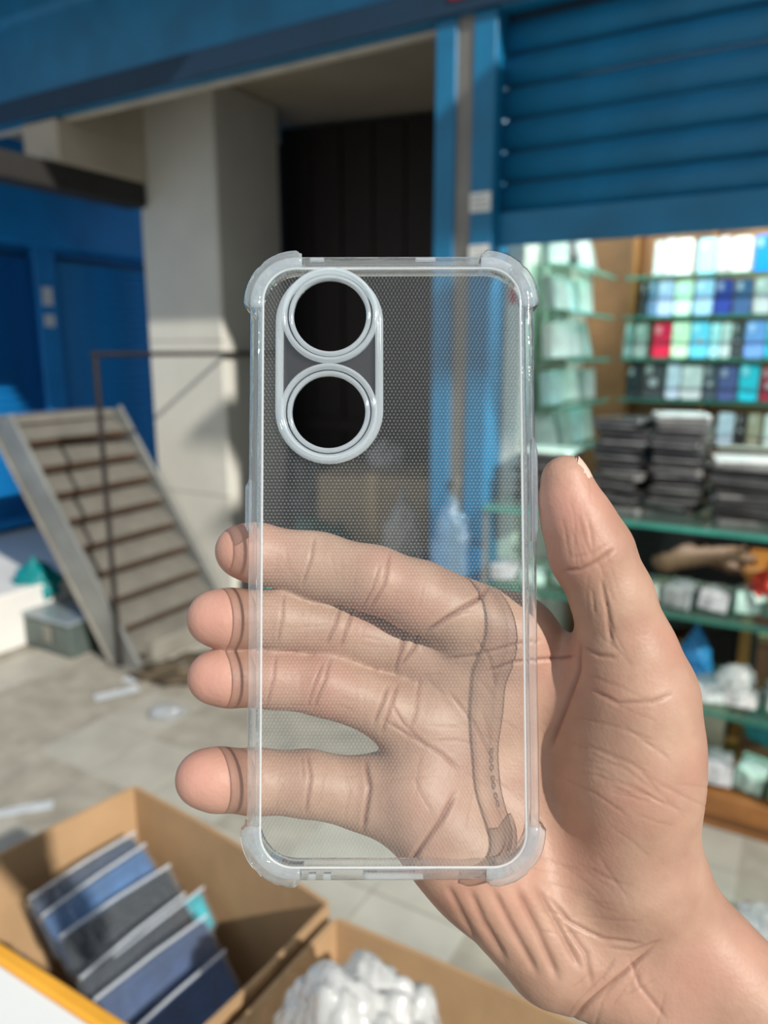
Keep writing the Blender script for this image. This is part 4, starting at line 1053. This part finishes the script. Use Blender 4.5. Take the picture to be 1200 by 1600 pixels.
ms = bpy.data.materials.new('skin'); ms.use_nodes = True
nt = ms.node_tree; b = nt.nodes['Principled BSDF']; L = nt.links.new
atn = nd(nt, 'ShaderNodeAttribute'); atn.attribute_name = 'skin'
sep = nd(nt, 'ShaderNodeSeparateColor'); L(atn.outputs['Color'], sep.inputs[0])
tc = nd(nt, 'ShaderNodeTexCoord')
nz = nd(nt, 'ShaderNodeTexNoise'); nz.inputs['Scale'].default_value = 70; nz.inputs['Detail'].default_value = 5; L(tc.outputs['Object'], nz.inputs['Vector'])
rp_ = nd(nt, 'ShaderNodeValToRGB'); e = rp_.color_ramp.elements
e[0].position = .32; e[0].color = (.335, .195, .140, 1); e[1].position = .70; e[1].color = (.43, .275, .20, 1)
L(nz.outputs['Fac'], rp_.inputs[0])
def mixc(fac, a, bcol):
    m_ = nd(nt, 'ShaderNodeMix'); m_.data_type = 'RGBA'; L(fac, m_.inputs[0]); L(a, m_.inputs[6]); m_.inputs[7].default_value = (*bcol, 1); return m_.outputs[2]
c1 = mixc(sep.outputs[0], rp_.outputs[0], (.50, .27, .215))
n3 = nd(nt, 'ShaderNodeTexNoise'); n3.inputs['Scale'].default_value = 38; n3.inputs['Detail'].default_value = 3; L(tc.outputs['Object'], n3.inputs['Vector'])
mr = nd(nt, 'ShaderNodeMapRange'); mr.inputs[1].default_value = .48; mr.inputs[2].default_value = .72; mr.inputs[4].default_value = .5; L(n3.outputs['Fac'], mr.inputs[0])
c1 = mixc(mr.outputs[0], c1, (.42, .185, .14))
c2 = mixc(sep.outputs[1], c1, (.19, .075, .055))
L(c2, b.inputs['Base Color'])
b.inputs['Roughness'].default_value = .5
b.inputs['Specular IOR Level'].default_value = .4
b.inputs['Subsurface Weight'].default_value = .18
b.inputs['Subsurface Radius'].default_value = (.004, .0016, .0009)
b.inputs['Subsurface Scale'].default_value = 1.0
vz = nd(nt, 'ShaderNodeTexVoronoi'); vz.inputs['Scale'].default_value = 900; L(tc.outputs['Object'], vz.inputs['Vector'])
wv = nd(nt, 'ShaderNodeTexNoise'); wv.inputs['Scale'].default_value = 420; wv.inputs['Detail'].default_value = 4; L(tc.outputs['Object'], wv.inputs['Vector'])
ad = nd(nt, 'ShaderNodeMath'); ad.operation = 'MULTIPLY_ADD'; ad.inputs[1].default_value = .5; L(vz.outputs['Distance'], ad.inputs[0]); L(wv.outputs['Fac'], ad.inputs[2])
bpn = nd(nt, 'ShaderNodeBump'); bpn.inputs['Strength'].default_value = .16; bpn.inputs['Distance'].default_value = .0006; L(ad.outputs[0], bpn.inputs['Height']); L(bpn.outputs[0], b.inputs['Normal'])
me.materials.clear(); me.materials.append(ms)
hand = link('person', me, None, None, origin)
tag(hand, 'bare open right hand and wrist holding the clear phone case', 'person')
# thumb nail on the side of the thumb turned away from the case
def nail(cx, cy, d, rx, length, width, axis, nrm, name='thumb_nail'):
    bm_ = bmesh.new(); ax_ = Vector(axis).normalized(); nr = Vector(nrm).normalized(); nr = (nr - ax_ * nr.dot(ax_)).normalized(); sd_ = ax_.cross(nr)
    c0 = C(cx, cy, d); rows = []
    for s_ in (0, -.0006):
        G = []
        for i in range(9):
            f = i / 8 - .5
            for j in range(9):
                g = j / 8 - .5; th = g * 1.7
                wl = width * (1 - .25 * max(0, abs(f) * 2 - .6))
                p = c0 + ax_ * (f * length * (1 - .3 * (2 * g) ** 2 * (1 if f > 0 else .6))) + sd_ * (math.sin(th) * wl * .6) + nr * ((math.cos(th) - 1) * width * .55 - .0012 * f * f * 4 + s_)
                G.append(bm_.verts.new(CAM @ p - origin))
        rows.append(G)
    for s_, G in enumerate(rows):
        for i in range(8):
            for j in range(8):
                q = i * 9 + j; bm_.faces.new((G[q], G[q + 1], G[q + 10], G[q + 9]))
    bmesh.ops.recalc_face_normals(bm_, faces=bm_.faces[:])
    me_ = bpy.data.meshes.new(name); bm_.to_mesh(me_); bm_.free()
    o = link(name, me_, mat('nail', (.66, .46, .38), .28, 0, .05, 200), hand, smooth=True); o['label'] = 'pale pink thumb nail'; return o
tn = Vector((.90, .34, .14)).normalized(); tp = C(887, 757, .199) + tn * (PXM(42, .199) - .0004)
nail(600 + FPX * tp.x / -tp.z, 800 - FPX * tp.y / -tp.z, -tp.z, 0, .0130, .0105, (-20, 42, 4), tn)
